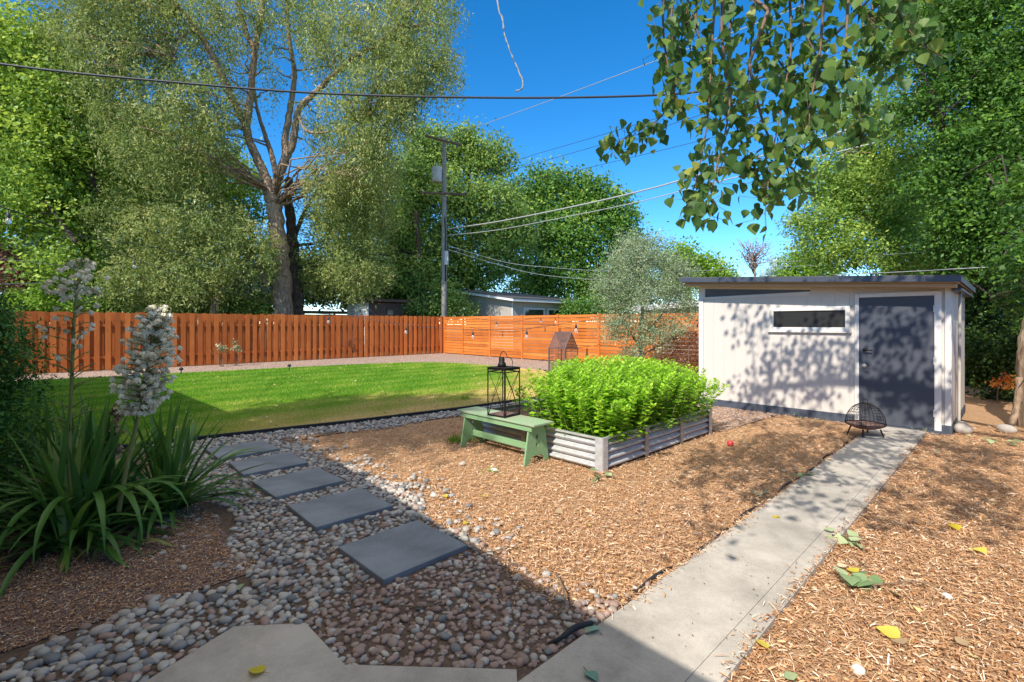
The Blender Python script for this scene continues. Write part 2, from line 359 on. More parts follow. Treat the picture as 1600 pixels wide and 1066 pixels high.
green('bluespruce', (0.10,0.14,0.14), (0.19,0.25,0.25), (0.30,0.36,0.36), trans=0.1)
green('lime', (0.07,0.14,0.012), (0.13,0.23,0.02), (0.22,0.32,0.035), k=1.4)
green('juniper', (0.010,0.035,0.008), (0.028,0.085,0.014), (0.075,0.16,0.02), trans=0.15)
green('mint', (0.06,0.14,0.008), (0.125,0.25,0.014), (0.21,0.36,0.022), (0.29,0.40,0.05), k=1.75)
green('cotton', (0.030,0.075,0.018), (0.062,0.125,0.028), (0.13,0.19,0.035), (0.24,0.26,0.045), trans=0.42, k=1.55)
green('rusty_leaf', (0.13,0.06,0.035), (0.25,0.12,0.075), (0.38,0.22,0.15), k=1.0)
green('orange_leaf', (0.35,0.10,0.02), (0.60,0.22,0.04), (0.75,0.40,0.09), k=1.0)
green('yellow_leaf', (0.40,0.30,0.03), (0.60,0.50,0.03), (0.68,0.60,0.10), trans=0.25, k=1.0)
green('fallen_green', (0.16,0.26,0.11), (0.27,0.38,0.18), (0.40,0.48,0.27), trans=0.2, k=1.0)
green('teal_leaf', (0.10,0.22,0.15), (0.16,0.31,0.22), (0.24,0.40,0.30), trans=0.15, k=1.0)
green('litter', (0.16,0.10,0.05), (0.42,0.30,0.17), (0.66,0.54,0.36), (0.70,0.60,0.18), trans=0.1, k=1.0)

# ================================================================== SETTING
def sheet(name, pts, z, mat, th=0.0):
    mb = MB(); p = np.array([[q[0], q[1], z] for q in pts], float)
    if th: mb.extr(p - [0, 0, th], (0, 0, th))
    else: mb.faces(p, [tuple(range(len(p)))])
    return kind(mb.build(name, mat), 'structure')
def abs_(l): return [A(a, b)[:2] for a, b in l]
kind(sheet('ground', [(-400,-150),(400,-150),(400,900),(-400,900)], -0.02, M['earth']), 'structure', 'bare earth reaching to the horizon')
mg = MB(); nx = 70                       # mulch sheet as a gently uneven grid
uu, vv = np.meshgrid(np.linspace(-3, 17, nx), np.linspace(-9, 8.2, nx), indexing='ij')
zz = 0.006*np.sin(uu*2.3+vv*1.1)*np.cos(vv*1.9-uu*0.6) - 0.002
pp = np.stack([uu*D1[0]+vv*D2[0], uu*D1[1]+vv*D2[1], zz], -1).reshape(-1, 3)
mg.faces(pp, [(i*nx+j, (i+1)*nx+j, (i+1)*nx+j+1, i*nx+j+1) for i in range(nx-1) for j in range(nx-1)], 0.5, True)
kind(mg.build('mulch_ground', M['mulch']), 'structure', 'reddish brown bark mulch covering the yard')
kind(sheet('gravel_border', abs_([(-6,7.9),(1,7.78),(3.4,7.3),(5.5,7.0),(7.0,6.2),(7.15,3.0),(15.4,2.5),(15.4,21.4),(-6,21.4)]), 0.012, M['gravel']), 'structure', 'pinkish gravel border along the fences')
def b_lo(a): return float(np.interp(a, [-6,-1,1,3.4,5.5,7.4,9,10,11,11.6,12.0], [8.0,7.95,7.81,7.34,7.08,7.0,7.3,7.8,8.7,9.8,11.2]))
def b_hi(a): return float(np.interp(a, [-6,0,3.4,8.3,10.4,11.2,11.7,12.0], [19.2,18.9,18.5,17.8,17.2,16.6,15.8,14.6]))
def dry(a, b):
    n = 0.16*math.sin(a*1.7+b*0.9)*math.cos(b*1.3-a*0.5)+0.10*math.sin(a*4.1-b*3.3)
    e = max(0.0, 1-(b-b_lo(a))/3.6)
    return min(1.0, max(0.0, 0.10+n*0.7+0.95*e*min(1, max(0.35, (a-0.2)/3.2))+0.25*max(0, (a-8)/4)))
lm = MB(); na, nb = 90, 60; av = np.linspace(-6, 12, na); V = []
for a in av:
    for k in range(nb):
        b = b_lo(a)+(b_hi(a)-b_lo(a))*k/(nb-1); V.append(A(a, b, 0.022))
F, T = [], []
for i in range(na-1):
    for k in range(nb-1):
        F.append((i*nb+k, (i+1)*nb+k, (i+1)*nb+k+1, i*nb+k+1)); a = av[i]; T.append(dry(a, b_lo(a)+(b_hi(a)-b_lo(a))*k/(nb-1)))
lm.faces(V, F, T)
kind(lm.build('lawn', M['lawn']), 'structure', 'mown green lawn going dry and yellow along its near edge')
# pebble bed: base sheet
kind(sheet('pebble_bed', abs_([(-2,1.7),(1.6,1.5),(2.15,1.5),(2.25,2.4),(2.2,3.4),(2.5,4.6),(2.3,5.8),(2.4,6.75),(3.4,6.85),(5.5,6.55),(8.2,6.45),(8.2,7.05),(5.5,7.1),(3.4,7.37),(1,7.84),(-0.5,7.9),(0.6,6.2),(0.95,4.8),(0.9,3.5),(-2.2,3.5)]), 0.018, M['pebble_soil']), 'structure', 'bed of rounded river pebbles under the stepping stones')
kind(sheet('planting_bed', abs_([(-3,3.42),(0.92,3.35),(1.0,4.7),(0.7,6.2),(-0.4,7.85),(-3,7.9)]), 0.024, M['fine_gravel']), 'structure', 'fine crushed reddish gravel around the yucca')
# concrete path as slabs with joints, patio slab
pm = MB(); jo = [-1.0, 0.45, 1.95, 3.3, 4.62, 5.95, 7.3, 8.35, 9.2]
for i in range(len(jo)-1):
    a0, a1 = jo[i]+0.003, jo[i+1]-0.003
    dz = [0.0, 0.002, -0.002, 0.003, 0, 0.002, -0.001, 0.001][i]
    pm.extr([A(a0, 1.0, -0.05), A(a1, 1.0, -0.05), A(a1, 1.5, -0.05), A(a0, 1.5, -0.05)], (0, 0, 0.088+dz))
    pm.extr([A(a0, 0.885, -0.05), A(a1, 0.885, -0.05), A(a1, 0.998, -0.05), A(a0, 0.998, -0.05)], (0, 0, 0.086+dz))
pm.extr([A(-1.0, 0.9, -0.05), A(9.2, 0.9, -0.05), A(9.2, 1.49, -0.05), A(-1.0, 1.49, -0.05)], (0, 0, 0.078))
kind(pm.build('concrete_path', M['concrete']), 'structure', 'narrow pale concrete path leading to the shed door')
pt_ = [(-3.5,1.0),(-2.2,1.75),(-1.60,2.13),(-1.44,2.50),(-1.08,2.53),(-0.77,2.22),(0.02,2.19),(0.05,1.4),(-0.2,0.6)]
kind(sheet('patio', pt_, 0.034, M['concrete'], 0.08), 'structure', 'corner of the concrete patio in the shade')

# ================================================================== HOUSE behind the camera (casts the shade)
h = thing('house', 'tan single storey house with a low dark roof, standing behind the viewpoint', 'house', A(-0.73, 0), GRZ)
mb = MB(); mb.span((-17.3, -6.6, 0), (6.0, -0.55, 2.62)); mb.build('wall', M['house'], h)
mb = MB(); V = []
for x_, y_ in ((-17.9,-0.16),(-11.5,0.10),(-5.7,0.38),(-1.5,0.05),(6.5,-0.2)): V += [(x_,y_,2.56),(x_,y_,2.66),(x_,-3.6,3.75),(x_,-7.2,2.66),(x_,-7.2,2.56)]
mb.faces(V, [(5*i+j, 5*i+(j+1)%5, 5*i+5+(j+1)%5, 5*i+5+j) for i in range(4) for j in range(5)]+[(0,1,2,3,4),(20,24,23,22,21)]); mb.build('roof', M['roofing'], h)
for x in (-12.5, -8.6, -2.2, 2.0):
    mb = MB(); mb.span((x-0.75,-0.549,0.95),(x+0.75,-0.50,2.1)); wf = mb.build('window', M['trim'], h)
    mb = MB(); mb.span((x-0.66,-0.50,1.03),(x+0.66,-0.497,2.02)); mb.build('pane', M['glass'], wf)

# ================================================================== GARDEN SHED
s = thing('garden_shed', 'white panelled garden shed with a charcoal door and low dark sloping roof', 'shed', A(9.3, 4.33), GRZ)
LW, DP = 3.70, 2.7
def rz_(x): return 2.40 - 0.0605*(x+0.28)          # underside of roof
mb = MB()
mb.span((0.01, 0.012, 0.05), (LW-0.01, DP-0.01, 2.09))                # backing box
mb.extr([(0.01,0.012,2.09),(0.01,0.012,rz_(0)-0.002),(LW-0.01,0.012,rz_(LW)-0.002),(LW-0.01,0.012,2.09)], (0,DP-0.03,0))
edges = [0.09]
while edges[-1] < 2.55: edges.append(edges[-1]+0.2)
for i in range(len(edges)-1):                                          # grooved siding strips
    x0, x1 = edges[i]+0.0025, min(edges[i+1], 2.56)-0.0025
    if x1 - x0 > 0.02: mb.span((x0, 0.006, 0.14), (x1, 0.0125, 2.105))
for x0, x1 in ((1.93,2.13),(2.138,2.33),(2.338,2.53),(2.538,2.73),(2.738,2.93),(2.938,3.13),(3.138,3.33),(3.338,3.60)):
    mb.extr([(x0,0.0125,2.109),(x1,0.0125,2.109),(x1,0.0125,rz_(x1)-0.004),(x0,0.0125,rz_(x0)-0.004)][::-1], (0,-0.0065,0))
for y0 in np.arange(0.12, DP-0.1, 0.2): mb.span((LW-0.011, y0+0.003, 0.14), (LW, y0+0.197, 2.10))
for y0 in np.arange(0.12, DP-0.1, 0.2): mb.span((0.0, y0+0.003, 0.14), (0.011, y0+0.197, 2.10))
mb.build('wall', M['shed'], s)
mb = MB(); mb.span((-0.002,-0.012,0.14),(0.085,0.0,rz_(0)-0.006)); bevel(mb.build('corner_board', M['trim'], s), 0.003)
mb = MB(); mb.span((3.635,-0.012,0.14),(LW+0.004,0.0,rz_(LW)-0.006)); bevel(mb.build('corner_board', M['trim'], s), 0.003)
mb = MB(); mb.span((0.09,-0.014,2.085),(1.92,-0.001,2.115)); bevel(mb.build('ledge', M['trim'], s), 0.003)
mb = MB(); mb.span((-0.012,-0.02,-0.02),(2.56,0.008,0.138)); mb.span((3.60,-0.02,-0.02),(LW+0.012,0.008,0.138)); mb.span((LW-0.006,0.008,-0.02),(LW+0.012,DP,0.138)); mb.span((-0.012,0.009,-0.02),(0.006,DP,0.138)); mb.build('plinth', M['plinth'], s)
# clerestory
mb = MB(); mb.extr([(0.12,0.011,2.119),(1.93,0.011,2.146),(1.93,0.011,rz_(1.93)-0.093),(0.12,0.011,rz_(0.12)-0.093)][::-1], (0,-0.006,0)); cw = mb.build('clerestory_window', M['greyed'], s)
mb = MB()
mb.extr([(0.086,0.012,2.116),(0.12,0.012,2.116),(0.12,0.012,rz_(0.12)-0.006),(0.086,0.012,rz_(0.086)-0.006)][::-1], (0,-0.02,0))
mb.extr([(0.12,0.012,rz_(0.12)-0.094),(1.93,0.012,rz_(1.93)-0.094),(1.93,0.012,rz_(1.93)-0.004),(0.12,0.012,rz_(0.12)-0.004)][::-1], (0,-0.018,0))
mb.extr([(0.12,0.012,2.1155),(1.93,0.012,2.1155),(1.93,0.012,2.145),(0.12,0.012,2.1185)][::-1], (0,-0.018,0))
mb.build('frame', M['trim'], cw)
# window
mb = MB(); x0, x1, z0, z1 = 1.30, 2.50, 1.475, 1.885; f_ = 0.065
for lo, hi in (((x0,-0.03,z0),(x1,-0.002,z0+f_)),((x0,-0.03,z1-f_),(x1,-0.002,z1)),((x0,-0.03,z0+f_+.001),(x0+f_,-0.002,z1-f_-.001)),((x1-f_,-0.03,z0+f_+.001),(x1,-0.002,z1-f_-.001))): mb.span(lo, hi)
wf = bevel(mb.build('window', M['trim'], s), 0.004)
mb = MB(); mb.span((x0+f_,-0.008,z0+f_),(x1-f_,-0.003,z1-f_)); mb.build('pane', M['glass'], wf)
mb = MB(); mb.span((x0-0.02,-0.045,z0-0.022),(x1+0.02,0.0,z0-0.001)); mb.build('sill', M['trim'], wf)
# door
mb = MB(); mb.span((2.622,-0.022,0.05),(3.518,0.011,2.01)); dr = bevel(mb.build('door', M['door'], s), 0.004)
dr['label'] = 'charcoal painted flush door'
mb = MB(); mb.tube([(2.69,-0.022,1.19),(2.69,-0.07,1.19),(2.70,-0.078,1.19),(2.80,-0.078,1.185)], 0.010); mb.lathe([(0.026,0),(0.026,0.004)], (0,0,0), 14); mb.b[-1] = (mb.b[-1][0] @ rot(R(90),0,0).T + [2.69,-0.024,1.19], *mb.b[-1][1:]); mb.build('handle', M['iron'], dr)
mb = MB(); mb.lathe([(0.034,0),(0.034,0.014),(0.02,0.024)], (0,0,0), 16); mb.b[-1] = (mb.b[-1][0] @ rot(R(90),0,0).T + [2.69,-0.022,0.94], *mb.b[-1][1:]); mb.build('deadbolt', M['bracket'], dr)
for z in (0.3, 1.06, 1.82):
    mb = MB(); mb.span((3.512,-0.034,z-0.05),(3.53,-0.0235,z+0.05)); mb.build('hinge', M['trim'], dr)
mb = MB(); mb.span((2.562,-0.028,0.05),(2.618,0.010,2.075)); mb.span((3.522,-0.028,0.05),(3.60,0.010,2.075)); mb.span((2.619,-0.028,2.013),(3.521,0.010,2.075)); bevel(mb.build('door_frame', M['trim'], s), 0.004)
mb = MB(); mb.span((2.56,-0.08,0.0),(3.60,0.0,0.047)); mb.build('threshold', M['plinth'], s)
# roof
def slab(x0, x1, y0, y1, th, off=0.0):
    p = [(x0,y0,rz_(x0)+off),(x1,y0,rz_(x1)+off),(x1,y1,rz_(x1)+off),(x0,y1,rz_(x0)+off)]
    m_ = MB(); m_.extr(p, (0,0,th)); return m_
slab(-0.18, LW+0.10, -0.36, DP+0.3, 0.045, 0.004).build('soffit', M['tan'], s)
rf = slab(-0.21, LW+0.13, -0.395, DP+0.33, 0.018, 0.093).build('roof', M['roofing'], s)
mb = MB()
for y0, y1 in ((-0.395,-0.362),(DP+0.302,DP+0.33)):
    mb.extr([(-0.21,y0,rz_(-0.21)+0.02),(LW+0.13,y0,rz_(LW+0.13)+0.02),(LW+0.13,y0,rz_(LW+0.13)+0.092),(-0.21,y0,rz_(-0.21)+0.092)], (0,y1-y0,0))
for xx in (-0.21, LW+0.102):
    mb.extr([(xx,-0.361,rz_(xx)+0.02),(xx+0.028,-0.361,rz_(xx+0.028)+0.02),(xx+0.028,-0.361,rz_(xx+0.028)+0.092),(xx,-0.361,rz_(xx)+0.092)], (0,DP+0.66,0))
mb.build('fascia', M['fascia'], s)
mb = MB(); mb.extr([(-0.15,-0.30,rz_(-0.15)-0.052),(LW+0.07,-0.30,rz_(LW+0.07)-0.052),(LW+0.07,-0.30,rz_(LW+0.07)),(-0.15,-0.30,rz_(-0.15))], (0,0.29,0)); mb.build('beam', M['tan'], s)
mb = MB(); mb.extr([(LW+0.006,-0.05,rz_(LW)-0.09),(LW+0.12,-0.05,rz_(LW)-0.09),(LW+0.12,-0.05,rz_(LW)-0.056),(LW+0.006,-0.05,rz_(LW)-0.056)], (0,DP,0)); mb.build('gutter', M['fascia'], s)
mb = MB(); mb.tube([(LW+0.07,0.55,rz_(LW)-0.09),(LW+0.06,0.55,1.9),(LW+0.05,0.55,0.12),(LW+0.16,0.5,0.04)], 0.02, 10); mb.build('downspout', M['siding_g'], s)

# ================================================================== FENCES
fl = thing('board_fence', 'long red stained picket fence of alternating boards along the far left', 'fence', A(-1.5, 21.4), GRZ)
FR, BK = MB(), MB(); y = 0.0
while y < 16.85:
    for mbb, xo, yo in ((FR, 0.045, 0.0), (BK, -0.045, 0.135)):
        wd = 0.148 + 0.006*rng.standard_normal(); hh = 1.99 + 0.012*rng.standard_normal(); c = y+yo+0.006*rng.standard_normal()
        x_ = xo - 0.011
        poly = [(x_,c-wd/2,0.03),(x_,c+wd/2,0.03),(x_,c+wd/2,hh-0.03),(x_,c+wd/2-0.028,hh),(x_,c-wd/2+0.028,hh),(x_,c-wd/2,hh-0.03)]
        mbb.extr(poly, (0.022,0,0), rng.uniform(0.15, 0.95))
    y += 0.27
FR.build('front_boards', M['stain'], fl); BK.build('rear_boards', M['stain'], fl)
for z in (0.42, 1.50):
    mb = MB(); mb.span((-0.032,-0.1,z),(0.032,16.9,z+0.085), 0.4); mb.build('rail', M['stain'], fl)
for k in range(8):
    mb = MB(); mb.span((-0.03,k*2.4+0.02,0),(0.03,k*2.4+0.10,1.93), 0.3); mb.build('post', M['stain'], fl)

fb = thing('slat_fence', 'bright orange fence of horizontal slats across the back of the yard', 'fence', A(15.4, 21.3), GRZ)
xs = [0.05, 1.65, 3.75, 5.95, 8.05, 10.15, 12.3, 14.4, 16.5, 18.6]
for i in range(len(xs)-1):
    mb = MB(); n = 14; pit = 1.93/n
    for k in range(n):
        mb.span((xs[i]+0.05,-0.012+(k%2)*0.006,0.05+k*pit),(xs[i+1]-0.05,0.012,0.05+k*pit+pit-rng.uniform(0.014,0.022)), rng.uniform(0.0,1.0))
    mb.build('slat_panel', M['stain_b'], fb)
for x in xs:
    mb = MB(); mb.span((x-0.045,-0.04,0),(x+0.045,0.045,2.0), rng.uniform(0.3,0.7)); mb.build('post', M['stain_b'], fb)

fr = thing('slat_fence', 'dark slatted fence in deep shade behind the trees at the right', 'fence', A(2.0, -2.0), GRZ)
for i in range(6):
    mb = MB()
    for k in range(12): mb.span((-0.012,i*2.2+0.05,0.06+k*0.15),(0.012,i*2.2+2.15,0.06+k*0.15+0.128), rng.uniform(0,0.5))
    mb.build('slat_panel', M['stain_b'], fr)
    mb = MB(); mb.span((-0.045,i*2.2-0.045,0),(0.045,i*2.2+0.045,1.95), 0.3); mb.build('post', M['stain_b'], fr)

# ================================================================== RAISED BED
BX, BY = 2.32, 2.64
rb = thing('raised_bed', 'square raised garden bed of corrugated galvanised steel panels filled with herbs', 'planter', A(4.3, 3.08), GRZ + math.pi)
# local x: +D2 (left), local y: -D1 (towards viewer); near faces are y=0 side
def corr(p0, p1, nrm, hgt=0.355, tint=0.5):
    p0 = np.asarray(p0, float); p1 = np.asarray(p1, float); n = 34; nv = np.asarray(nrm, float)
    zs = np.linspace(0.012, hgt-0.012, n); off = 0.022*np.sin((zs-0.012)/(hgt-0.024)*2*math.pi*4.0 - 1.2)
    m_ = MB(); V = []
    for z, o in zip(zs, off):
        V.append([p0[0]+nv[0]*o, p0[1]+nv[1]*o, z]); V.append([p1[0]+nv[0]*o, p1[1]+nv[1]*o, z])
    m_.faces(V, [(2*i,2*i+1,2*i+3,2*i+2) for i in range(n-1)], tint, True)
    return m_
def bedside(p0, p1, nrm, n):
    p0 = np.asarray(p0, float); p1 = np.asarray(p1, float)
    for i in range(n):
        q0 = p0+(p1-p0)*i/n; q1 = p0+(p1-p0)*(i+1)/n
        corr(q0, q1, nrm).build('side_panel', M['galv'], rb)
        if i:
            mb = MB(); mb.box((q0[0]+nrm[0]*0.022, q0[1]+nrm[1]*0.022, 0.18), (0.012 if nrm[0] else 0.075, 0.012 if nrm[1] else 0.075, 0.37)); mb.build('joint_plate', M['bracket'], rb)
bedside((0,0), (BX,0), (0,1), 2); bedside((0,0), (0,-BY), (-1,0), 3); bedside((0,-BY), (BX,-BY), (0,-1), 2); bedside((BX,0), (BX,-BY), (1,0), 3)
for cx_, cy_ in ((0,0),(BX,0),(0,-BY),(BX,-BY)):
    mb = MB(); sx = -1 if cx_ == 0 else 1; sy = 1 if cy_ == 0 else -1
    mb.span((min(cx_+sx*0.028, cx_-sx*0.07), cy_+sy*0.024-0.004, 0), (max(cx_+sx*0.028, cx_-sx*0.07), cy_+sy*0.024+0.004, 0.375))
    mb.span((cx_+sx*0.0285-0.004, min(cy_+sy*0.019, cy_-sy*0.07), 0), (cx_+sx*0.0285+0.004, max(cy_+sy*0.019, cy_-sy*0.07), 0.375))
    bevel(mb.build('corner_post', M['galv'], rb), 0.002)
mb = MB()
mb.span((-0.022,-0.004,0.352),(BX+0.022,0.026,0.372)); mb.span((-0.022,-BY-0.026,0.352),(BX+0.022,-BY+0.004,0.372)); mb.span((-0.026,-BY+0.005,0.351),(0.004,-0.005,0.371)); mb.span((BX-0.004,-BY+0.005,0.351),(BX+0.026,-0.005,0.371)); mb.build('rim', M['galv'], rb)
mb = MB(); mb.span((0.02,-BY+0.02,0.0),(BX-0.02,-0.02,0.28)); mb.build('soil', M['soil'], rb)

# ================================================================== BENCH
bn = thing('bench', 'weathered green painted wooden bench standing against the raised bed', 'bench', A(4.05, 5.02), GRZ)
BL = 1.27
mb = MB(); mb.box((BL/2, 0.0, 0.462), (BL+0.12, 0.335, 0.024)); bevel(mb.build('seat', M['seat'], bn), 0.004)
def leg(x):
    mb = MB(); h_ = 0.449
    for sgn in (1, -1):
        pr = [(0,0.34),(0,h_),(0.125,h_),(0.205,0.0),(0.135,0.0),(0.115,0.055),(0.075,0.085),(0.0,0.095),(0,0.185),(0.012,0.195),(0.020,0.215),(0.012,0.235),(0,0.245),(0,0.275),(0.017,0.29),(0.022,0.31),(0.014,0.33)]
        mb.extr([(x-0.011, sgn*py_, pz) for py_, pz in pr][::sgn], (0.022, 0, 0))
    return mb
for x in (0.06, BL-0.06): leg(x).build('leg', M['bench'], bn)
for y_ in (-0.137, 0.137):
    mb = MB(); mb.span((0.0,y_-0.010,0.385),(BL,y_+0.010,0.4495)); bevel(mb.build('apron', M['bench'], bn), 0.003)
mb = MB(); mb.span((0.072,-0.011,0.13),(BL-0.072,0.011,0.205)); bevel(mb.build('stretcher', M['bench'], bn), 0.003)

# ================================================================== LANTERN on the bench
ln = thing('lantern', 'black wire framed garden lantern with ring handle standing on the green bench', 'lantern', (*A(4.05, 4.36)[:2], 0.4745), GRZ+R(6))
q = 0.138; H_ = 0.585
mb = MB()
for sx, sy, r_ in ((-1,-1,0.0055),(1,-1,0.008),(1,1,0.005),(-1,1,0.005)): mb.box((sx*q, sy*q, H_/2), (r_*2, r_*2, H_))
for z in (0.009, H_-0.045): 
    for sx, sy, dx, dy in ((0,-1,1,0),(0,1,1,0),(-1,0,0,1),(1,0,0,1)): mb.box((sx*q, sy*q, z), (2*q-0.02 if dx else 0.011, 2*q-0.02 if dy else 0.011, 0.011))
mb.build('frame', M['iron'], ln)
mb = MB()
for sx, sy, dx, dy in ((0,-1,1,0),(0,1,1,0),(-1,0,0,1),(1,0,0,1)):
    for k in (-1, 1):
        c0 = np.array([sx*q - k*dx*q*0.9, sy*q - k*dy*q*0.9, 0.02]); c1 = np.array([sx*q + k*dx*q*0.9, sy*q + k*dy*q*0.9, H_-0.05]); md = (c0+c1)/2 - np.array([k*dx*0.02, k*dy*0.02, 0.0])
        mb.tube(smoothpts([c0, md, c1], 5), 0.0035, 5)
mb.build('cross_wires', M['iron'], ln)
mb = MB(); mb.box((0,0,H_+0.006), (2*q+0.016, 2*q+0.016, 0.008)); mb.box((0,0,H_-0.012), (2*q, 2*q, 0.02)); lid = mb.build('top_plate', M['iron'], ln)
mb = MB(); mb.lathe([(0.055,0.0),(0.05,0.035),(0.034,0.06),(0.034,0.10),(0.028,0.112)], (-0.03,0,H_+0.012), 14); mb.build('cap', M['iron'], lid)
mb = MB(); mb.tube(smoothpts([(-0.07,0,H_+0.012),(-0.075,0,H_+0.10),(-0.03,0,H_+0.19),(0.03,0,H_+0.185),(0.055,0,H_+0.14),(0.13,0,H_+0.105),(0.14,0,H_+0.012)], 6), 0.0045, 6); mb.build('handle', M['iron'], ln)
mb = MB(); mb.box((0,0,0.02), (2*q-0.03, 2*q-0.03, 0.006)); mb.build('base_plate', M['rust'], ln)

# ================================================================== HOUSE SHAPED WIRE CLOCHE
oc = G(880, 640)
ob = thing('wire_cloche', 'tall house shaped rusty wire mesh cloche standing behind the raised bed', 'garden ornament', (oc[0], oc[1], 0.01), GRZ+R(2))
q, ze, za = 0.19, 1.14, 1.43
mb = MB()
for sx, sy in ((-1,-1),(1,-1),(1,1),(-1,1)): mb.box((sx*q, sy*q, ze/2), (0.026 if (sx, sy) == (1,-1) else 0.018,)*2 + (ze,))
for z in (0.012, ze):
    for sx, sy, dx, dy in ((0,-1,1,0),(0,1,1,0),(-1,0,0,1),(1,0,0,1)): mb.box((sx*q, sy*q, z), (2*q-0.03 if dx else 0.016, 2*q-0.03 if dy else 0.016, 0.016))
for sx in (-1, 1):
    for sy in (-1, 1): mb.tube([(sx*q, sy*q, ze), (sx*q, 0, za)], 0.009, 5, smooth=False)
mb.tube([(-q,0,za),(q,0,za)], 0.009, 5, smooth=False)
mb.build('frame', M['rust'], ob)
def net(p0, u, v, nu, nv, r=0.0022):
    p0, u, v = [np.asarray(k_, float) for k_ in (p0, u, v)]; m_ = MB()
    for i in range(nu+1): m_.tube([p0+u*i/nu, p0+u*i/nu+v], r, 3, smooth=False)
    for i in range(nv+1): m_.tube([p0+v*i/nv, p0+v*i/nv+u], r, 3, smooth=False)
    return m_
net((-q,-q,0.02),(2*q,0,0),(0,0,ze-0.03),20,24,0.0026).build('mesh_panel', M['rust'], ob); net((q,-q,0.02),(0,2*q,0),(0,0,ze-0.03),20,24).build('mesh_panel', M['rust'], ob)
net((-q,q,0.02),(2*q,0,0),(0,0,ze-0.03),14,20).build('mesh_panel', M['rust'], ob); net((-q,-q,0.02),(0,2*q,0),(0,0,ze-0.03),14,20).build('mesh_panel', M['rust'], ob)
for sy in (-1, 1): net((-q,sy*q,ze),(2*q,0,0),(0,-sy*q,za-ze),24,20,0.0042).build('roof_mesh', M['rust'], ob)

# ================================================================== FIRE BASKET by the shed door
fp = thing('fire_pit', 'small black wire mesh dome fire pit standing beside the shed door', 'fire pit', (*G(1352, 684)[:2], 0.0), 0.3)
rr = 0.235
mb = MB(); mb.lathe([(0.02,0.135),(0.13,0.14),(0.20,0.165),(rr,0.19),(rr+0.012,0.195),(rr,0.185),(0.19,0.16),(0.12,0.135)], n=24); mb.build('bowl', M['rust'], fp)
mb = MB()
for k in range(28):
    an = k*2*math.pi/28
    mb.tube([(rr*math.cos(t_)*math.cos(an), rr*math.cos(t_)*math.sin(an), 0.20+0.29*math.sin(t_)) for t_ in np.linspace(0, 1.45, 8)], 0.0024, 4)
for t_ in np.linspace(0, 1.4, 10):
    mb.tube([(rr*math.cos(t_)*math.cos(a_), rr*math.cos(t_)*math.sin(a_), 0.20+0.29*math.sin(t_)) for a_ in np.linspace(0, 2*math.pi, 25)], 0.0024 if 0 < t_ < 1.3 else 0.006, 4)
dm = mb.build('mesh_dome', M['iron'], fp)
mb = MB(); mb.tube(smoothpts([(-0.04,0,0.485),(-0.035,0,0.53),(0.035,0,0.53),(0.04,0,0.485)], 5), 0.005, 6); mb.build('lift_handle', M['iron'], dm)
for k in range(4):
    an = k*math.pi/2+0.5; mb = MB(); mb.tube([(0.17*math.cos(an),0.17*math.sin(an),0.14),(0.22*math.cos(an),0.22*math.sin(an),0.0)], 0.010, 8); mb.build('leg', M['iron'], fp)

# ================================================================== STEPPING STONES
words = ['nearest', 'second nearest', 'middle', 'second farthest', 'farthest']
for (b, a, r_), wd in zip(((2.955,1.785,0.02),(3.98,1.80,-0.01),(4.89,1.785,0.03),(5.78,1.78,-0.02),(6.62,1.74,0.02)), words):
    st = thing('stepping_stone', f'{wd} of the five square grey slabs laid through the pebbles', 'paving slab', A(a, b), GRZ+r_, 'stepping stones in the pebble bed')
    mb = MB(); mb.box((0,0,0.03), (0.61,0.655,0.05)); bevel(mb.build('slab', M['slate'], st), 0.006)

# ================================================================== EDGING
mb = MB(); pts = [A(a, b_lo(a)-0.02, 0.035) for a in np.linspace(-3, 11.9, 60)]
for i in range(len(pts)-1):
    p, q_ = pts[i], pts[i+1]; d = q_-p; n_ = unit(np.array([-d[1], d[0], 0]))*0.024
    mb.faces([p-n_-[0,0,.05],p+n_-[0,0,.05],q_+n_-[0,0,.05],q_-n_-[0,0,.05],p-n_+[0,0,.035],p+n_+[0,0,.035],q_+n_+[0,0,.035],q_-n_+[0,0,.035]],[(4,5,6,7),(0,4,7,3),(1,2,6,5)])
tag(mb.build('lawn_edging', M['rubber']), 'dark rubber edging strip curving along the near side of the lawn', 'edging')
mb = MB(); mb.tube(smoothpts([A(a, 1.545+0.018*math.sin(a*5), 0.012+0.012*math.sin(a*7.7)) for a in np.linspace(2.15, 8.2, 30)], 3), 0.011, 6)
tag(mb.build('path_edging', M['rubber']), 'thin black plastic edging half buried along the left of the concrete path', 'edging')
mb = MB(); mb.tube(smoothpts([G(858,1006,0.02),G(878,996,0.05),G(900,980,0.06),G(925,974,0.05)], 6), [0.01]*7+[0.014]*12, 8)
tag(mb.build('drip_pipe', M['rubber']), 'short black pipe end poking out of the pebbles beside the path', 'pipe')

# ================================================================== UTILITY POLE
PY = 26.6; pb = P(694, 506, PY); pb[2] = 0
up = thing('utility_pole', 'tall grey wooden utility pole behind the fence corner', 'utility pole', pb, 0.0)
PH = P(694, 214, PY)[2]
mb = MB(); mb.tube([(0,0,-0.1),(0,0,4),(0,0,8),(0,0,PH)], [0.155,0.145,0.13,0.11], 12); mb.build('pole', M['pole_wood'], up)
def zpx(y): return EYE+(HY-y)*PY/FPX
for zc, ln_, an in ((zpx(222), 1.1, R(38)), (zpx(304), 1.25, R(8))):
    mb = MB(); mb.box((0,-0.19,zc), (2*ln_,0.09,0.10), an); ca = mb.build('crossarm', M['old_wood'], up)
    for k in (-0.9,-0.35,0.35,0.9):
        mb = MB(); mb.lathe([(0.02,0),(0.05,0.03),(0.03,0.06),(0.05,0.09),(0.02,0.13)], (k*ln_*math.cos(an), -0.19+k*ln_*math.sin(an), zc+0.065), 8); mb.build('insulator', M['grey_can'], ca)
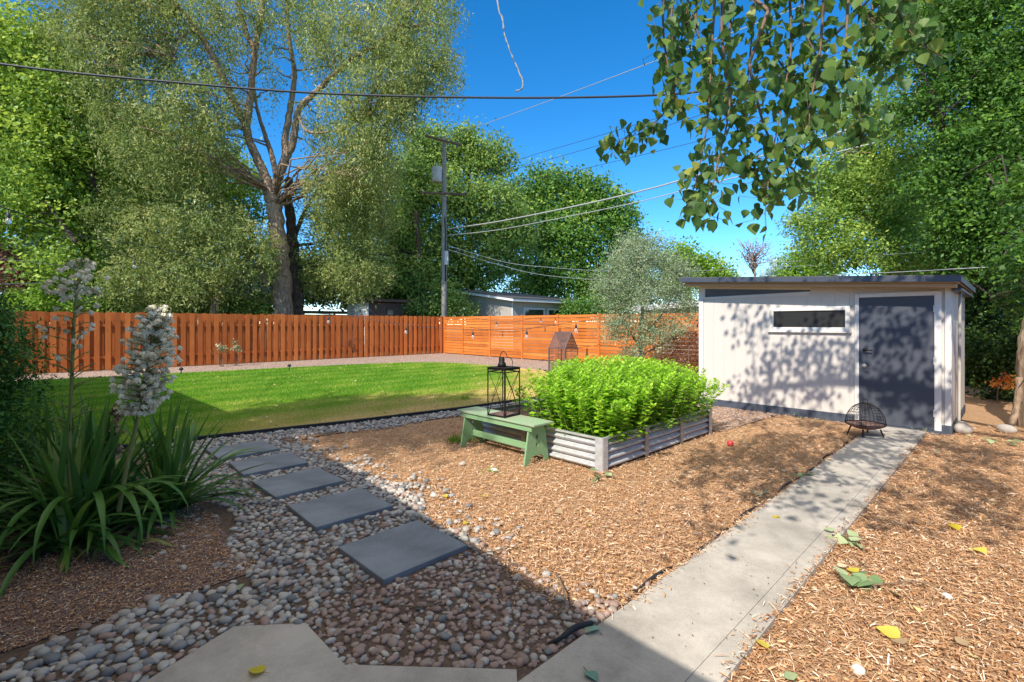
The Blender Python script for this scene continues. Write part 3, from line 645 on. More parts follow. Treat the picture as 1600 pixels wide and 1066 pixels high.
mb = MB(); mb.lathe([(0.24,0),(0.27,0.03),(0.27,0.75),(0.22,0.82),(0.08,0.85)], (-0.36,-0.3,zpx(287)), 16); tr = mb.build('transformer', M['grey_can'], up)
mb = MB(); mb.lathe([(0.05,0),(0.03,0.08),(0.05,0.12),(0.02,0.2)], (-0.36,-0.3,zpx(287)+0.85), 8); mb.build('bushing', M['grey_can'], tr)
mb = MB(); mb.box((0.16,-0.22,zpx(404)), (0.20,0.14,0.75)); bevel(mb.build('meter_box', M['grey_can'], up), 0.01)
mb = MB(); mb.tube([(0.1,-0.2,zpx(440)),(0.1,-0.19,zpx(360)),(0.06,-0.17,zpx(340))], 0.035, 6); mb.build('conduit', M['rubber'], up)

# ================================================================== CABLES
def cable(name, pts, r, mat, label, cat='cable', group=None, n=10):
    mb = MB(); mb.tube(smoothpts([P(*p) for p in pts], n), r, 6); o = mb.build(name, mat); return tag(o, label, cat, group)
g_ = 'overhead cables'
cable('overhead_cable', [(-1500,-260,6.5),(-500,20,8.0),(0,100,9),(300,131,9.6),(525,147,10),(800,153,10.2),(1020,149,10.2),(1120,138,10),(1230,105,9.4),(1330,30,8.6),(1440,-110,7.6)], 0.022, M['wire_b'], 'thick dark service cable sagging right across the top of the view', 'cable', g_)
cable('overhead_cable', [(700,212,26.4),(740,200,24),(860,157,20),(1020,97,16),(1200,30,13),(1500,-90,10)], 0.012, M['wire_l'], 'thin pale cable rising steeply from the pole top into the upper right sky', 'cable', g_)
cable('overhead_cable', [(706,290,26.4),(800,253,23),(940,211,19),(1100,160,16),(1500,10,12)], 0.009, M['wire_b'], 'upper of two thin dark cables climbing side by side across the blue sky', 'cable', g_)
cable('overhead_cable', [(708,295,26.4),(800,266,23),(940,226,19),(1100,178,16),(1500,40,12)], 0.009, M['wire_b'], 'lower of two thin dark cables climbing side by side across the blue sky', 'cable', g_)
cable('overhead_cable', [(714,306,26.4),(880,271,23),(1000,243,20),(1090,221,18),(1500,118,14)], 0.010, M['wire_b'], 'thin dark cable crossing the sky below the pair and above the pale ones', 'cable', g_)
cable('overhead_cable', [(698,358,26.3),(780,346,24),(900,322,21),(1000,299,19),(1090,274,17.5),(1400,180,14)], 0.030, M['wire_l'], 'thickest pale cable rising to the right from halfway up the pole', 'cable', g_)
cable('overhead_cable', [(698,368,26.3),(780,359,24),(900,336,21),(1000,315,19),(1090,292,17.5),(1400,215,14)], 0.018, M['wire_l'], 'pale cable running just under the thickest one from the pole', 'cable', g_)
cable('overhead_cable', [(700,384,26.3),(790,410,27),(860,418,28),(960,424,30),(1100,423,34),(1400,408,40)], 0.016, M['wire_l'], 'slack pale cable crossing in front of the trees above the grey outbuilding, higher one', 'cable', g_)
cable('overhead_cable', [(700,390,26.3),(780,414,27),(850,430,28),(960,438,30),(1100,436,34)], 0.016, M['wire_l'], 'slack pale cable crossing in front of the trees above the grey outbuilding, lower one', 'cable', g_)
cable('overhead_cable', [(1120,412,24),(1250,408,19),(1335,402,15),(1480,391,11),(1660,375,9.5)], 0.011, M['wire_l'], 'thin pale cable passing above the shed roof in front of the dark right trees', 'cable', g_)
cable('overhead_cable', [(1300,430,13),(1430,424,11),(1500,420,10),(1660,412,9)], 0.010, M['wire_l'], 'pale cable just over the right end of the shed roof', 'cable', g_)
cable('overhead_cable', [(-500,340,11),(0,404,17),(60,411,18.5),(130,419,21)], 0.013, M['wire_l'], 'pale cable at the far left beside the reddish tree, upper one', 'cable', g_)
cable('overhead_cable', [(-500,452,11),(0,444,17),(45,443,18),(95,441,20)], 0.013, M['wire_l'], 'pale cable at the far left beside the reddish tree, lower one', 'cable', g_)

# ------------------------------------------------------------------ string lights
def string_lights(pts, bulbs, label, r=0.008, bs=1.0):
    path = smoothpts([P(*p) for p in pts], 10); o0 = path[len(path)//2]
    root = thing('string_lights', label, 'string lights', o0, 0, 'strings of garden lights')
    mb = MB(); mb.tube(path, r, 5); mb.build('cord', M['wire_b'], root, o0)
    pxs = CX+path[:,0]/path[:,1]*FPX
    for bx in bulbs:
        i = int(np.argmin(abs(pxs-bx))); p = path[i]-o0; k = bs
        mb = MB(); mb.tube([p, p-[0,0,0.05*k]], 0.004*k, 5); mb.lathe([(0.008*k,0),(0.022*k,-0.01*k),(0.022*k,-0.07*k),(0.018*k,-0.075*k)][::-1], p-[0,0,0.05*k], 10); sk = mb.build('socket', M['wire_b'], root)
        mb = MB(); mb.lathe([(0.010*k,-0.145*k),(0.028*k,-0.135*k),(0.036*k,-0.11*k),(0.03*k,-0.08*k),(0.016*k,-0.06*k),(0.014*k,-0.02*k)], p-[0,0,0.065*k], 12); mb.build('bulb', M['bulb'], sk)
string_lights([(-900,120,4.2),(-300,245,5.2),(0,323,6.6),(60,346,7.4),(120,368,8.4),(210,405,10.6),(300,437,13.2),(400,468,17),(490,490,20.3)], (15,210), 'dark string light cord sloping down across the left trees to the picket fence')
string_lights([(120,368,8.4),(200,380,10),(300,400,12),(420,440,16),(560,490,22.2)], (), 'thin unlit upper cord branching off towards the picket fence', 0.007)
string_lights([(490,490,20.8),(545,494,21.9),(620,506,21.9),(690,513,21.6),(760,515,20.6),(830,513,19.4),(900,503,18.2),(960,499,16.8),(1010,516,15.3),(1060,520,13.5),(1097,522,11)], (516,634,737,822,898), 'string light cord with clear bulbs strung along the fence corner', 0.009, 2.0)
string_lights([(722,494,23.9),(790,503,21.8),(845,496,20.4),(890,497,19.2),(935,494,18.1)], (775,843,870), 'short string light cord looped along the top of the orange slat fence', 0.008, 1.2)

# ================================================================== NEIGHBOURING BUILDINGS
nb_ = np.array([*P(801,506,28)[:2], 0])
gs = thing('outbuilding', 'grey neighbouring outbuilding with a pale eaved lean to roof beyond the orange fence', 'outbuilding', nb_, GRZ)
# local x=-D2 (right/near), y = D1 ; corner at origin, left wall runs to -x, right wall runs along +y
def nz(x): return 2.93 - 0.135*x
mb = MB(); mb.extr([(0,0,0),(0,0,nz(0)),(-4.2,0,nz(-4.2)),(-4.2,0,0)], (0,5.3,0)); mb.build('wall', M['siding_g'], gs)
for x0_, x1_, zt in ((-0.06,0.01,2.9),(-4.2,-4.12,3.4)):
    mb = MB(); mb.span((x0_,-0.012,0),(x1_,-0.001,zt)); mb.build('corner_board', M['white'], gs)
mb = MB(); mb.extr([(0.5,-0.45,nz(0.5)+0.02),(-4.8,-0.45,nz(-4.8)+0.02),(-4.8,-0.45,nz(-4.8)+0.17),(0.5,-0.45,nz(0.5)+0.17)], (0,6.3,0)); mb.build('eave', M['white'], gs)
mb = MB(); mb.extr([(0.53,-0.48,nz(0.53)+0.175),(-4.83,-0.48,nz(-4.83)+0.175),(-4.83,-0.48,nz(-4.83)+0.235),(0.53,-0.48,nz(0.53)+0.235)], (0,6.36,0)); mb.build('roof', M['roofing'], gs)
for y0, y1 in ((0.9,2.7),(3.0,4.7)):
    mb = MB(); mb.span((0.002,y0,1.7),(0.04,y1,2.55)); w_ = mb.build('window', M['white'], gs)
    mb = MB(); mb.span((0.04,y0+0.1,1.8),(0.044,y1-0.1,2.45)); mb.build('pane', M['glass'], w_)
nb_ = np.array([*P(576,506,27)[:2], 0])
rs = thing('old_shed', 'rusty brown old shed with one pale wall beyond the picket fence', 'shed', nb_, GRZ)
mb = MB(); mb.span((-2.6,0,0),(0,4.4,2.80)); mb.build('wall', M['old_wood'], rs)
mb = MB(); mb.span((-2.62,-0.03,0),(0.005,-0.002,2.79)); mb.build('pale_wall', M['white'], rs)
mb = MB(); mb.box((-1.2,2.2,2.88), (3.0,5.0,0.14), ry=R(-1.5)); mb.build('roof', M['old_wood'], rs)
mb = MB(); mb.span((0.002,1.1,2.05),(0.03,1.5,2.5)); mb.build('window', M['glass'], rs)
nb_ = np.array([*P(470,506,33)[:2], 0])
pg = thing('outbuilding', 'low pale grey outbuilding glimpsed right of the big elm trunk', 'outbuilding', nb_, GRZ)
mb = MB(); mb.span((-2.0,0,0),(0,4.8,2.25)); mb.build('wall', M['pale_metal'], pg)
mb = MB(); mb.box((-1.0,2.4,2.42), (2.6,5.4,0.16)); mb.build('roof', M['pale_metal'], pg)
nb_ = np.array([*P(168,506,30)[:2], 0])
wh = thing('outbuilding', 'white roofed neighbouring building showing over the picket fence behind the yucca flowers', 'outbuilding', nb_, GRZ)
mb = MB(); mb.span((-5,0,0),(0,4,2.95)); mb.build('wall', M['siding_g'], wh)
mb = MB(); mb.box((-2.5,2,3.12), (5.6,4.8,0.32)); mb.build('roof', M['white'], wh)
nb_ = np.array([*P(1075,506,24)[:2], 0])
gr = thing('garage', 'white eaved garage half hidden behind the silvery tree and the shed', 'garage', nb_, GRZ)
mb = MB(); mb.span((-2.3,0,0),(6,5,2.35)); mb.build('wall', M['siding_g'], gr)
mb = MB(); mb.box((1.9,2.2,2.62), (9.2,6.2,0.26), ry=R(-3)); mb.build('roof', M['white'], gr)

# overhead cottonwood clumps, given by the spot their shade falls on (a, b, z), the horizontal distance to it, leaves
OVER = [(ta-.967*h_, tb-.258*h_, tz+.9*h_, n_) for ta, tb, tz, h_, n_ in (
 (9.3,0.8,0.5,5.2,150),(9.3,1.2,1.4,5.0,170),(9.3,1.3,0.6,5.4,170),(9.3,1.7,1.9,5.2,130),(9.3,1.9,1.0,4.9,150),(9.3,2.3,0.5,5.3,150),(9.3,2.4,1.2,5.0,150),(9.3,2.9,0.9,5.2,130),(9.3,3.1,0.25,5.4,130),(9.3,3.2,1.6,5.1,90),(9.3,3.6,1.9,5.3,40),(9.3,3.5,0.3,5.2,60),(9.3,0.7,1.9,5.2,140),
 (8.8,2.2,0,5.0,130),(8.6,0.9,0,5.0,170),(8.2,1.5,0,4.9,150),(8.3,3.0,0,5.1,90),(7.9,0.3,0,5.0,150),(7.6,1.2,0,4.8,150),(7.4,2.1,0,5.0,110),(7.2,-0.4,0,4.9,140),(6.9,1.0,0,4.7,120),(6.6,0.2,0,4.8,130),(6.3,1.9,0,4.7,80),(6.2,-0.9,0,4.9,110),(5.8,0.9,0,4.6,70),(5.6,0.0,0,4.7,80),(7.9,-1.4,0,5.0,150),(8.8,-0.6,0,5.2,150),(6.9,-2.0,0,5.0,120),(9.4,-1.6,0,5.2,150),(5.3,-0.9,0,4.7,60),(6.0,2.6,0,4.8,70),(5.0,2.3,0,4.4,70),(3.7,1.63,0,4.2,22),(5.1,1.7,0,4.4,70),(5.0,.65,0,4.4,60),(5.8,.35,0,4.5,110),(5.6,2.5,0,4.5,70),(4.7,1.2,0,4.3,40),(6.9,.4,0,4.8,120),(8.4,.3,0,5.0,130),(7.4,-2.4,0,5,120))]
SHADE = [(-8.0,4.0,11.5),(-7.2,4.6,11.2),(-7.7,3.0,11.6),(-8.6,4.6,12.0),(-9.2,5.4,11.8),(-6.6,3.6,11.0)]

# ================================================================== TREES
def rsph(n): return unit(rng.standard_normal((n, 3)))
def foliage(mb, ells, n_leaf, leaf, clump=26, spread=0.5, droop=0.0, up=0.45, shell=0.55, tvar=0.22, outw=0.35, flat=0.7):
    """leaf-sized faces in clumps spread through ellipsoids [(centre, radii, weight)]"""
    wts = np.array([(e[1][0]*e[1][1]*e[1][2])**(2/3)*(e[2] if len(e) > 2 else 1) for e in ells]); wts /= wts.sum()
    for e, wt in zip(ells, wts):
        nl = int(n_leaf*wt); nc = max(1, nl//clump)
        c, r = np.asarray(e[0], float), np.asarray(e[1], float)
        d = rsph(nc); rad = (shell + (1-shell)*rng.random(nc))*np.where(rng.random(nc) < 0.25, rng.random(nc), 1)
        rad *= 1+0.10*np.sin(d[:,0]*5+c[0])*np.cos(d[:,2]*4+c[2])
        cc = c + d*r*rad[:, None]
        ct = np.clip(0.45+tvar*rng.standard_normal(nc), 0.02, 0.98)
        idx = np.repeat(np.arange(nc), clump); m = len(idx)
        sp = spread*(0.6+0.8*rng.random(nc))
        off = rng.standard_normal((m, 3))*sp[idx][:, None]*np.array([1, 1, flat])*0.55
        if droop: 
            off[:, 0] *= 0.55; off[:, 1] *= 0.55; off[:, 2] = -np.abs(rng.standard_normal(m))*droop*(0.4+rng.random(nc)[idx])
        C = cc[idx]+off
        out = unit(d[idx]*0.8+off/ (spread+1e-6)*0.4)
        N = unit(rsph(m)*0.75+out*outw+np.array([0, 0, up]))
        U = rsph(m)+np.array([0, 0, -0.35-droop]); U = unit(U-N*(U*N).sum(1, keepdims=True))
        kf = (0.75+0.5*rng.random(nc))[idx]; L = leaf[0]*kf*(0.6+0.8*rng.random(m)); W = leaf[1]*kf*(0.6+0.8*rng.random(m))
        mb.quads(leaf_quads(C, U, N, L, W), np.clip(ct[idx]+0.12*rng.standard_normal(m), 0, 1))
    return mb
def E(px, py, Y, rx, ry, rd, wt=1.0):
    """ellipsoid seen centred at pixel (px,py), half sizes rx, ry pixels at distance Y, depth half size rd metres"""
    return (P(px, py, Y), np.array([rx*Y/FPX, rd, ry*Y/FPX]), wt)
def limbs(mb, lst, n=10, jit=0.05):
    out = []
    for pts, r0, r1 in lst:
        p = smoothpts([P(*q) if isinstance(q, tuple) else q for q in pts], 6)
        if len(p) > 3: p[1:-1] += rng.standard_normal((len(p)-2, 3))*r0*0.06
        r = r0+(r1-r0)*np.linspace(0, 1, len(p))**0.8
        mb.tube(p, r, n, jit=jit); out.append((p, r))
    return out
def wander(a, b, r0, r1, mb, k=6, sag=0.0, n=5):
    a, b = np.asarray(a, float), np.asarray(b, float); t = np.linspace(0, 1, k)[:, None]
    p = a+(b-a)*t; L = np.linalg.norm(b-a)
    p[1:-1] += rng.standard_normal((k-2, 3))*L*0.05; p[:, 2] += (np.sin(t[:, 0]*math.pi))*L*sag
    mb.tube(p, np.linspace(r0, r1, k), n)
def tree(name, label, base, trunk, ells, mat, n, leaf, bark='bark', group=None, branches=0, brad=0.05, cat='tree', **kw):
    base = np.array([base[0], base[1], 0.0]); root = thing(name, label, cat, base, 0, group)
    mb = MB(); sk = limbs(mb, trunk)
    allp = np.vstack([s_[0][len(s_[0])//3:] for s_ in sk])
    for e in ells:
        for k in range(branches):
            tgt = np.asarray(e[0])+rsph(1)[0]*np.asarray(e[1])*(0.8 if k else 0.2)
            low = allp[allp[:, 2] < tgt[2]+0.5]
            src = low if len(low) else allp
            wander(src[np.argmin(np.linalg.norm(src-tgt, axis=1))], tgt, brad, brad*0.2, mb, sag=0.06)
    mb.build('trunk', M[bark], root, base)
    foliage(MB_ := MB(), ells, n, leaf, **kw); MB_.build('crown', M[mat], root, base)
    return root

# big elm, two main limbs
YE = 24.5
def pe(l): return [(x, y, YE) for x, y in l]
eb = P(443, 506, YE)
elm_trunk = [
 ([(441,560,YE),(443,490,YE),(440,430,YE),(434,370,YE),(428,325,YE),(423,300,YE)], 0.50, 0.35),
 ([(425,310,YE),(412,270,YE),(398,240,YE),(386,205,YE-.2),(390,160,YE-.4),(394,120,YE-.5),(399,74,YE-.6),(407,35,YE-.6),(410,-20,YE-.6),(405,-120,YE-.4)], 0.25, 0.10),
 ([(386,200,YE),(368,165,YE-.7),(345,115,YE-1.4),(318,62,YE-2),(290,25,YE-2.6),(262,-8,YE-3),(225,-60,YE-3.5)], 0.20, 0.09),
 ([(398,78,YE-.6),(386,55,YE-.6),(378,25,YE-.8),(371,-5,YE-1),(360,-70,YE-1)], 0.14, 0.07),
 ([(424,312,YE),(436,275,YE+.3),(447,245,YE+.4),(457,225,YE+.4),(463,190,YE+.4),(470,168,YE+.2),(500,138,YE-.3),(540,100,YE-1),(585,72,YE-1.6),(630,40,YE-2)], 0.27, 0.08),
 ([(447,245,YE+.4),(446,215,YE+.9),(452,180,YE+1.1),(458,140,YE+1.2),(460,110,YE+1.2),(453,70,YE+1.2),(449,20,YE+1.2),(450,-70,YE+1.2)], 0.20, 0.08),
 ([(432,275,YE),(424,240,YE+.6),(412,205,YE+1),(402,170,YE+1.2),(395,120,YE+1.4)], 0.16, 0.06),
 ([(318,62,YE-2),(300,48,YE-2.2),(285,58,YE-2.6),(270,90,YE-3)], 0.08, 0.03),
 ([(466,178,YE+.3),(480,205,YE-.4),(520,205,YE-1),(560,190,YE-1.4)], 0.08, 0.03)]
elm_e = [E(255,60,22.5,105,95,3.0), E(175,110,21.5,70,110,2.4), E(240,200,21.5,80,100,2.2), E(310,170,22,70,90,2.2), E(340,10,23,100,60,3), E(455,-30,24,120,70,3,0.8),
 E(560,30,23,100,75,3), E(640,60,22.5,75,85,2.6), E(600,130,22.5,75,75,2.4), E(660,-20,22.5,80,55,2.6), E(545,165,23,55,80,2.2,0.8), E(640,115,22.5,40,50,1.8), E(505,60,24.5,45,70,2.2,0.7),
 E(350,100,25,45,80,1.5,0.5), E(420,110,26,35,60,1.2,0.35), E(690,90,22.5,35,60,1.6), E(200,-10,22,90,60,2.5), E(130,60,21.5,60,60,2), E(290,250,22.5,60,60,1.8), E(618,165,22.5,36,40,1.6), E(330,200,24.5,45,70,1.6,0.6), E(500,190,25.5,45,50,1.6,0.6), E(575,230,23,55,65,2,0.9), E(520,270,23.5,45,60,1.8,0.8), E(590,215,22.5,38,50,1.6,0.8), E(140,-20,21.5,110,70,3)]
tree('elm_tree', 'huge old elm with forked grey brown trunk and drooping foliage beyond the picket fence', eb, elm_trunk, elm_e, 'elm', 165000, (0.155, 0.05), branches=7, brad=0.055, clump=34, spread=0.5, droop=0.75, up=0.3, tvar=0.27, shell=0.5)
# second darker stem just behind
b2 = P(466, 506, 26)
tree('elm_tree', 'slimmer dark trunked elm standing just right of the huge forked elm', b2, [([(466,560,26),(466,490,26),(460,420,26),(455,350,26),(450,315,26),(452,280,26.5)], 0.36, 0.2), ([(457,380,26),(470,345,26),(488,310,25.5),(520,270,25)], 0.15, 0.06)],
 [E(520,300,25.5,62,70,2.0), E(560,330,26,50,80,2.2), E(560,410,26,60,60,2.0), E(590,300,26,35,70,2), E(500,400,26.5,45,60,1.8,0.8)], 'elm', 42000, (0.15,0.055), 'bark_d', branches=4, brad=0.05, clump=30, spread=0.5, droop=0.45, tvar=0.18)
# pale weeping foliage low, left of the trunk
b3 = P(330, 506, 23.5)
tree('willow_tree', 'pale olive weeping tree drooping over the picket fence left of the big elm trunk', b3, [([(330,560,23.5),(335,480,23.5),(345,420,23.5),(330,380,23.5)], 0.22, 0.1), ([(418,450,23.8),(405,415,23.6),(385,385,23.4),(350,360,23)], 0.12, 0.05)],
 [E(250,370,22.5,75,60,2.2), E(330,345,22.8,75,50,2.2), E(390,385,23,50,55,1.6,0.8), E(300,420,22.5,80,48,2.2), E(215,430,22,50,45,1.6), E(190,330,22.5,45,45,1.8,0.8)], 'elm', 46000, (0.16,0.05), branches=3, brad=0.04, clump=30, spread=0.5, droop=0.55, tvar=0.22)
b4 = P(60, 506, 23)
tree('maple_tree', 'bright green sunlit maple filling the upper left corner', b4, [([(150,560,23),(140,420,23),(128,330,23),(118,250,23)], 0.34, 0.2), ([(146,330,23),(148,300,22.7),(140,265,22.5),(125,235,22.2),(105,200,22)], 0.26, 0.12), ([(118,250,23),(80,220,22.5),(40,180,22)], 0.16, 0.06), ([(60,305,21),(90,340,21),(120,380,21)], 0.05, 0.10)],
 [E(40,90,22,90,75,2.8), E(100,150,21.5,60,60,2), E(20,200,22,80,65,2.5), E(80,235,21.5,70,45,2.2,0.8), E(40,290,21.5,80,50,2.2,0.9), E(-40,130,22,70,110,2.5), E(10,350,21.5,60,40,2,0.7), E(105,330,22,50,40,2,0.7), E(110,420,22,55,45,2,0.9), E(160,300,23.5,40,70,1.8,0.6)], 'maple', 60000, (0.17,0.12), 'bark_d', branches=3, brad=0.06, clump=30, spread=0.6, tvar=0.24)
b5 = P(172, 506, 27)
tree('maple_tree', 'straight dark trunked tree standing in the shade between the maple and the elm', b5, [([(170,560,27),(170,460,27),(172,380,27),(173,300,27),(176,230,27)], 0.26, 0.14), ([(172,300,27),(150,270,27),(130,235,27)], 0.1, 0.05)],
 [E(195,260,28,80,80,2.5), E(120,330,28.5,70,60,2.2), E(260,300,28,70,70,2.4), E(200,400,28,80,60,2.2), E(330,260,29,60,60,2.2), E(60,410,29,70,50,2.2)], 'maple', 36000, (0.18,0.13), 'bark_d', branches=3, brad=0.05, clump=28, spread=0.65, tvar=0.2)
# blue green spruce and reddish tree far left
b6 = P(62, 506, 25.5)
tree('spruce_tree', 'dark blue green spruce at the far left behind the fence', b6, [([(62,560,25.5),(62,440,25.5),(62,335,25.5)], 0.2, 0.03)], [E(62,365,25.5,18,28,0.8), E(62,400,25.5,28,26,1.1), E(62,440,25.5,38,30,1.5)], 'spruce', 9000, (0.2,0.05), 'bark_d', clump=30, spread=0.35, droop=0.2, tvar=0.12)
b7 = P(20, 506, 22.5)
tree('plum_tree', 'small reddish brown leaved tree at the far left edge', b7, [([(18,560,22.5),(20,460,22.5),(18,410,22.5)], 0.1, 0.04)], [E(15,405,22.5,30,28,1.0), E(35,440,22.5,32,25,1.0), E(-10,430,22.5,30,30,1.0)], 'rusty_leaf', 5500, (0.15,0.10), 'bark_d', branches=3, brad=0.03, clump=24, spread=0.4)
b8 = P(95, 506, 21.5)
tree('shrub', 'lime green bush just above the picket fence behind the yucca flowers', b8, [([(95,560,21.8),(95,480,21.8),(92,465,21.8)], 0.06, 0.03)], [E(85,468,21.8,40,22,1.0), E(140,478,21.8,35,16,0.9), E(40,470,21.8,25,18,0.8)], 'lime', 5000, (0.13,0.08), cat='shrub', branches=2, brad=0.02, clump=22, spread=0.35)
b9 = P(345, 506, 27)
tree('juniper_tree', 'dense dark green juniper behind the fence left of the elm trunk', b9, [([(345,560,27),(345,480,27),(345,430,27)], 0.12, 0.04)], [E(320,460,27,45,38,1.4), E(370,445,27.5,42,48,1.4), E(400,470,27,30,30,1.2), E(270,475,27,40,25,1.2)], 'spruce', 15000, (0.16,0.07), 'bark_d', branches=2, clump=28, spread=0.4, tvar=0.2)
# deep backing trees and undergrowth beyond the fence
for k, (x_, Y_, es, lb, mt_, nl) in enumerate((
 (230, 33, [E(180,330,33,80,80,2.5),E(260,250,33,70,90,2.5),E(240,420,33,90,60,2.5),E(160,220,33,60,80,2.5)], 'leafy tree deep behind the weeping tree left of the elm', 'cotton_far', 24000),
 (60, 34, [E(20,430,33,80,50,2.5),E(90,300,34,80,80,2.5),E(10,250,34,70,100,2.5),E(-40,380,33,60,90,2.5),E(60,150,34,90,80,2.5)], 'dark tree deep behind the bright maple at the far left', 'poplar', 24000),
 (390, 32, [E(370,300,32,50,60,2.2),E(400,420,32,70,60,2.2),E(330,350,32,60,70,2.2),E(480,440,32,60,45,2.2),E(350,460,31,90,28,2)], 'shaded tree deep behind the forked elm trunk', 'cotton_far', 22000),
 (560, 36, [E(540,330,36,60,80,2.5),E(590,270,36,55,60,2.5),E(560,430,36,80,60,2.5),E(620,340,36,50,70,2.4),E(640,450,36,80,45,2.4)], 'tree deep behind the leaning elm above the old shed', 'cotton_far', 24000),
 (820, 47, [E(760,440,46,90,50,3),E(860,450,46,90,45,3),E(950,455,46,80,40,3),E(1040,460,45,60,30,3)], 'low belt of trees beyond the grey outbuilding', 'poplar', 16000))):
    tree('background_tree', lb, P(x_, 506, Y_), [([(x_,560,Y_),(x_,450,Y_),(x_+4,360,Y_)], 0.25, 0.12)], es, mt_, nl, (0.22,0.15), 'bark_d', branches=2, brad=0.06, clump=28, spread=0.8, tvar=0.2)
for k, (x0_, x1_, yt, Y_, nl, lb, mt_) in enumerate(((0,170,470,24,7000,'shaded shrubbery behind the picket fence at its far left end','dark'),(170,330,455,24.5,9000,'leafy shrubbery behind the picket fence left of the weeping tree trunk','cotton_far'),(330,440,458,25.5,6000,'undergrowth behind the picket fence at the elm trunk','cotton_far'),(640,720,470,29,4500,'shrub between the old shed and the grey outbuilding','cotton_far'),(890,1000,462,30,7000,'shrubbery behind the slat fence right of the grey outbuilding','poplar'))):
    xm = (x0_+x1_)/2; es = [E(x_, (yt+500)/2, Y_, 26, (505-yt)/2, 0.9) for x_ in np.arange(x0_+10, x1_, 34)]
    tree('shrub', lb, P(xm, 506, Y_), [([(xm,560,Y_),(xm,500,Y_),(xm+3,480,Y_)], 0.06, 0.03)], es, mt_, nl, (0.16,0.10), 'bark_d', cat='shrub', branches=2, brad=0.02, clump=24, spread=0.45)
# mid trees behind pole
b10 = P(735, 506, 35)
tree('ash_tree', 'tall light green tree with feathery tops directly behind the utility pole', b10, [([(735,560,35),(735,450,35),(733,350,35),(730,260,35)], 0.45, 0.14), ([(660,560,34),(660,470,34),(655,420,34),(650,340,34)], 0.35, 0.15)],
 [E(690,240,35,40,45,2.0), E(660,225,35,28,32,1.6), E(740,240,35,28,40,1.6), E(775,250,35,26,44,1.6), E(725,215,35,16,22,1.2), E(650,290,34.5,42,60,2.4), E(710,320,34,55,60,2.6), E(775,330,34,48,55,2.4), E(680,390,34,60,50,2.4), E(760,400,34,60,45,2.2), E(640,370,35,35,60,2.0), E(800,370,34.5,40,50,2.0), E(700,445,34,70,35,2.2), E(620,440,34,50,40,2)], 'cotton_far', 74000, (0.21,0.14), 'bark_d', branches=3, brad=0.07, clump=28, spread=0.75, tvar=0.24)
b11 = P(900, 506, 42)
tree('poplar_tree', 'row end poplar with pointed dark tops right of the pole', b11, [([(850,560,42),(850,400,42),(848,300,42)], 0.4, 0.1), ([(910,560,42),(910,400,42),(905,320,42)], 0.4, 0.1)],
 [E(838,300,42,22,48,1.6), E(868,295,42,24,45,1.6), E(905,305,42,30,38,1.8), E(935,310,41.5,28,40,1.8), E(965,335,41,32,45,1.8), E(850,360,41.5,45,50,2.4), E(910,370,41,55,55,2.6), E(970,390,41,38,50,2.2), E(860,430,41,60,45,2.4), E(940,445,41,55,40,2.2), E(995,420,41.5,22,60,1.8,0.8), E(810,330,42.5,25,50,1.8)], 'poplar', 52000, (0.25,0.17), 'bark_d', branches=2, brad=0.08, clump=28, spread=0.85, tvar=0.24)
b12 = P(600, 506, 32)
tree('ash_tree', 'shaded leafy tree filling the gap above the rusty old shed', b12, [([(652,560,31),(655,470,31),(655,400,31),(650,330,31)], 0.24, 0.12)], [E(600,440,31.5,70,45,2.2), E(540,440,32,60,45,2.2), E(650,440,31,50,45,2), E(690,465,30,40,28,1.6), E(620,370,32,55,50,2.0), E(480,440,33,60,40,2)], 'cotton_far', 26000, (0.18,0.13), 'bark_d', branches=3, brad=0.06, clump=28, spread=0.65, tvar=0.2)
# silvery tree inside the yard
b13 = np.array([*P(1005, 506, 13.6)[:2], 0])
tree('russian_olive_tree', 'small silvery green tree in front of the slat fence beside the shed', b13, [([(1005,596,13.6),(1003,560,13.6),(1000,520,13.6),(1005,470,13.6),(1000,420,13.6)], 0.075, 0.03), ([(1001,545,13.6),(975,505,13.4),(955,470,13.3)], 0.04, 0.015), ([(1002,530,13.6),(1035,490,13.5),(1055,455,13.5)], 0.04, 0.015), ([(1003,555,13.6),(1040,535,13.3),(1070,520,13.2)], 0.03, 0.012)],
 [E(985,400,13.6,38,40,0.75), E(1025,400,13.6,34,40,0.7,0.8), E(1060,430,13.5,34,38,0.7), E(955,445,13.4,36,42,0.7), E(1005,455,13.3,55,50,0.8), E(965,505,13.3,36,38,0.65), E(1020,515,13.2,42,42,0.7), E(1070,475,13.4,28,36,0.6,0.9), E(990,555,13.3,32,25,0.5,0.7), E(1005,375,13.7,25,20,0.5,0.6), E(1060,515,13.2,30,26,0.5,0.4)], 'olive', 42000, (0.062,0.023), 'twig', branches=4, brad=0.018, clump=20, spread=0.17, droop=0.0, tvar=0.22, shell=0.4)
b14 = np.array([*P(1078, 506, 13.0)[:2], 0])
tree('shrub', 'loose rusty red leaved shrub against the fence between the silvery tree and the shed', b14, [([(1078,590,13.0),(1076,550,13.0),(1080,515,13.0)], 0.02, 0.008)], [E(1072,545,13.2,26,34,0.4), E(1050,560,13.2,24,22,0.4), E(1088,520,13.2,16,36,0.3), E(1010,565,13.6,30,14,0.3,0.6)], 'rusty_leaf', 2600, (0.05,0.03), 'twig', cat='shrub', branches=5, brad=0.01, clump=9, spread=0.14)
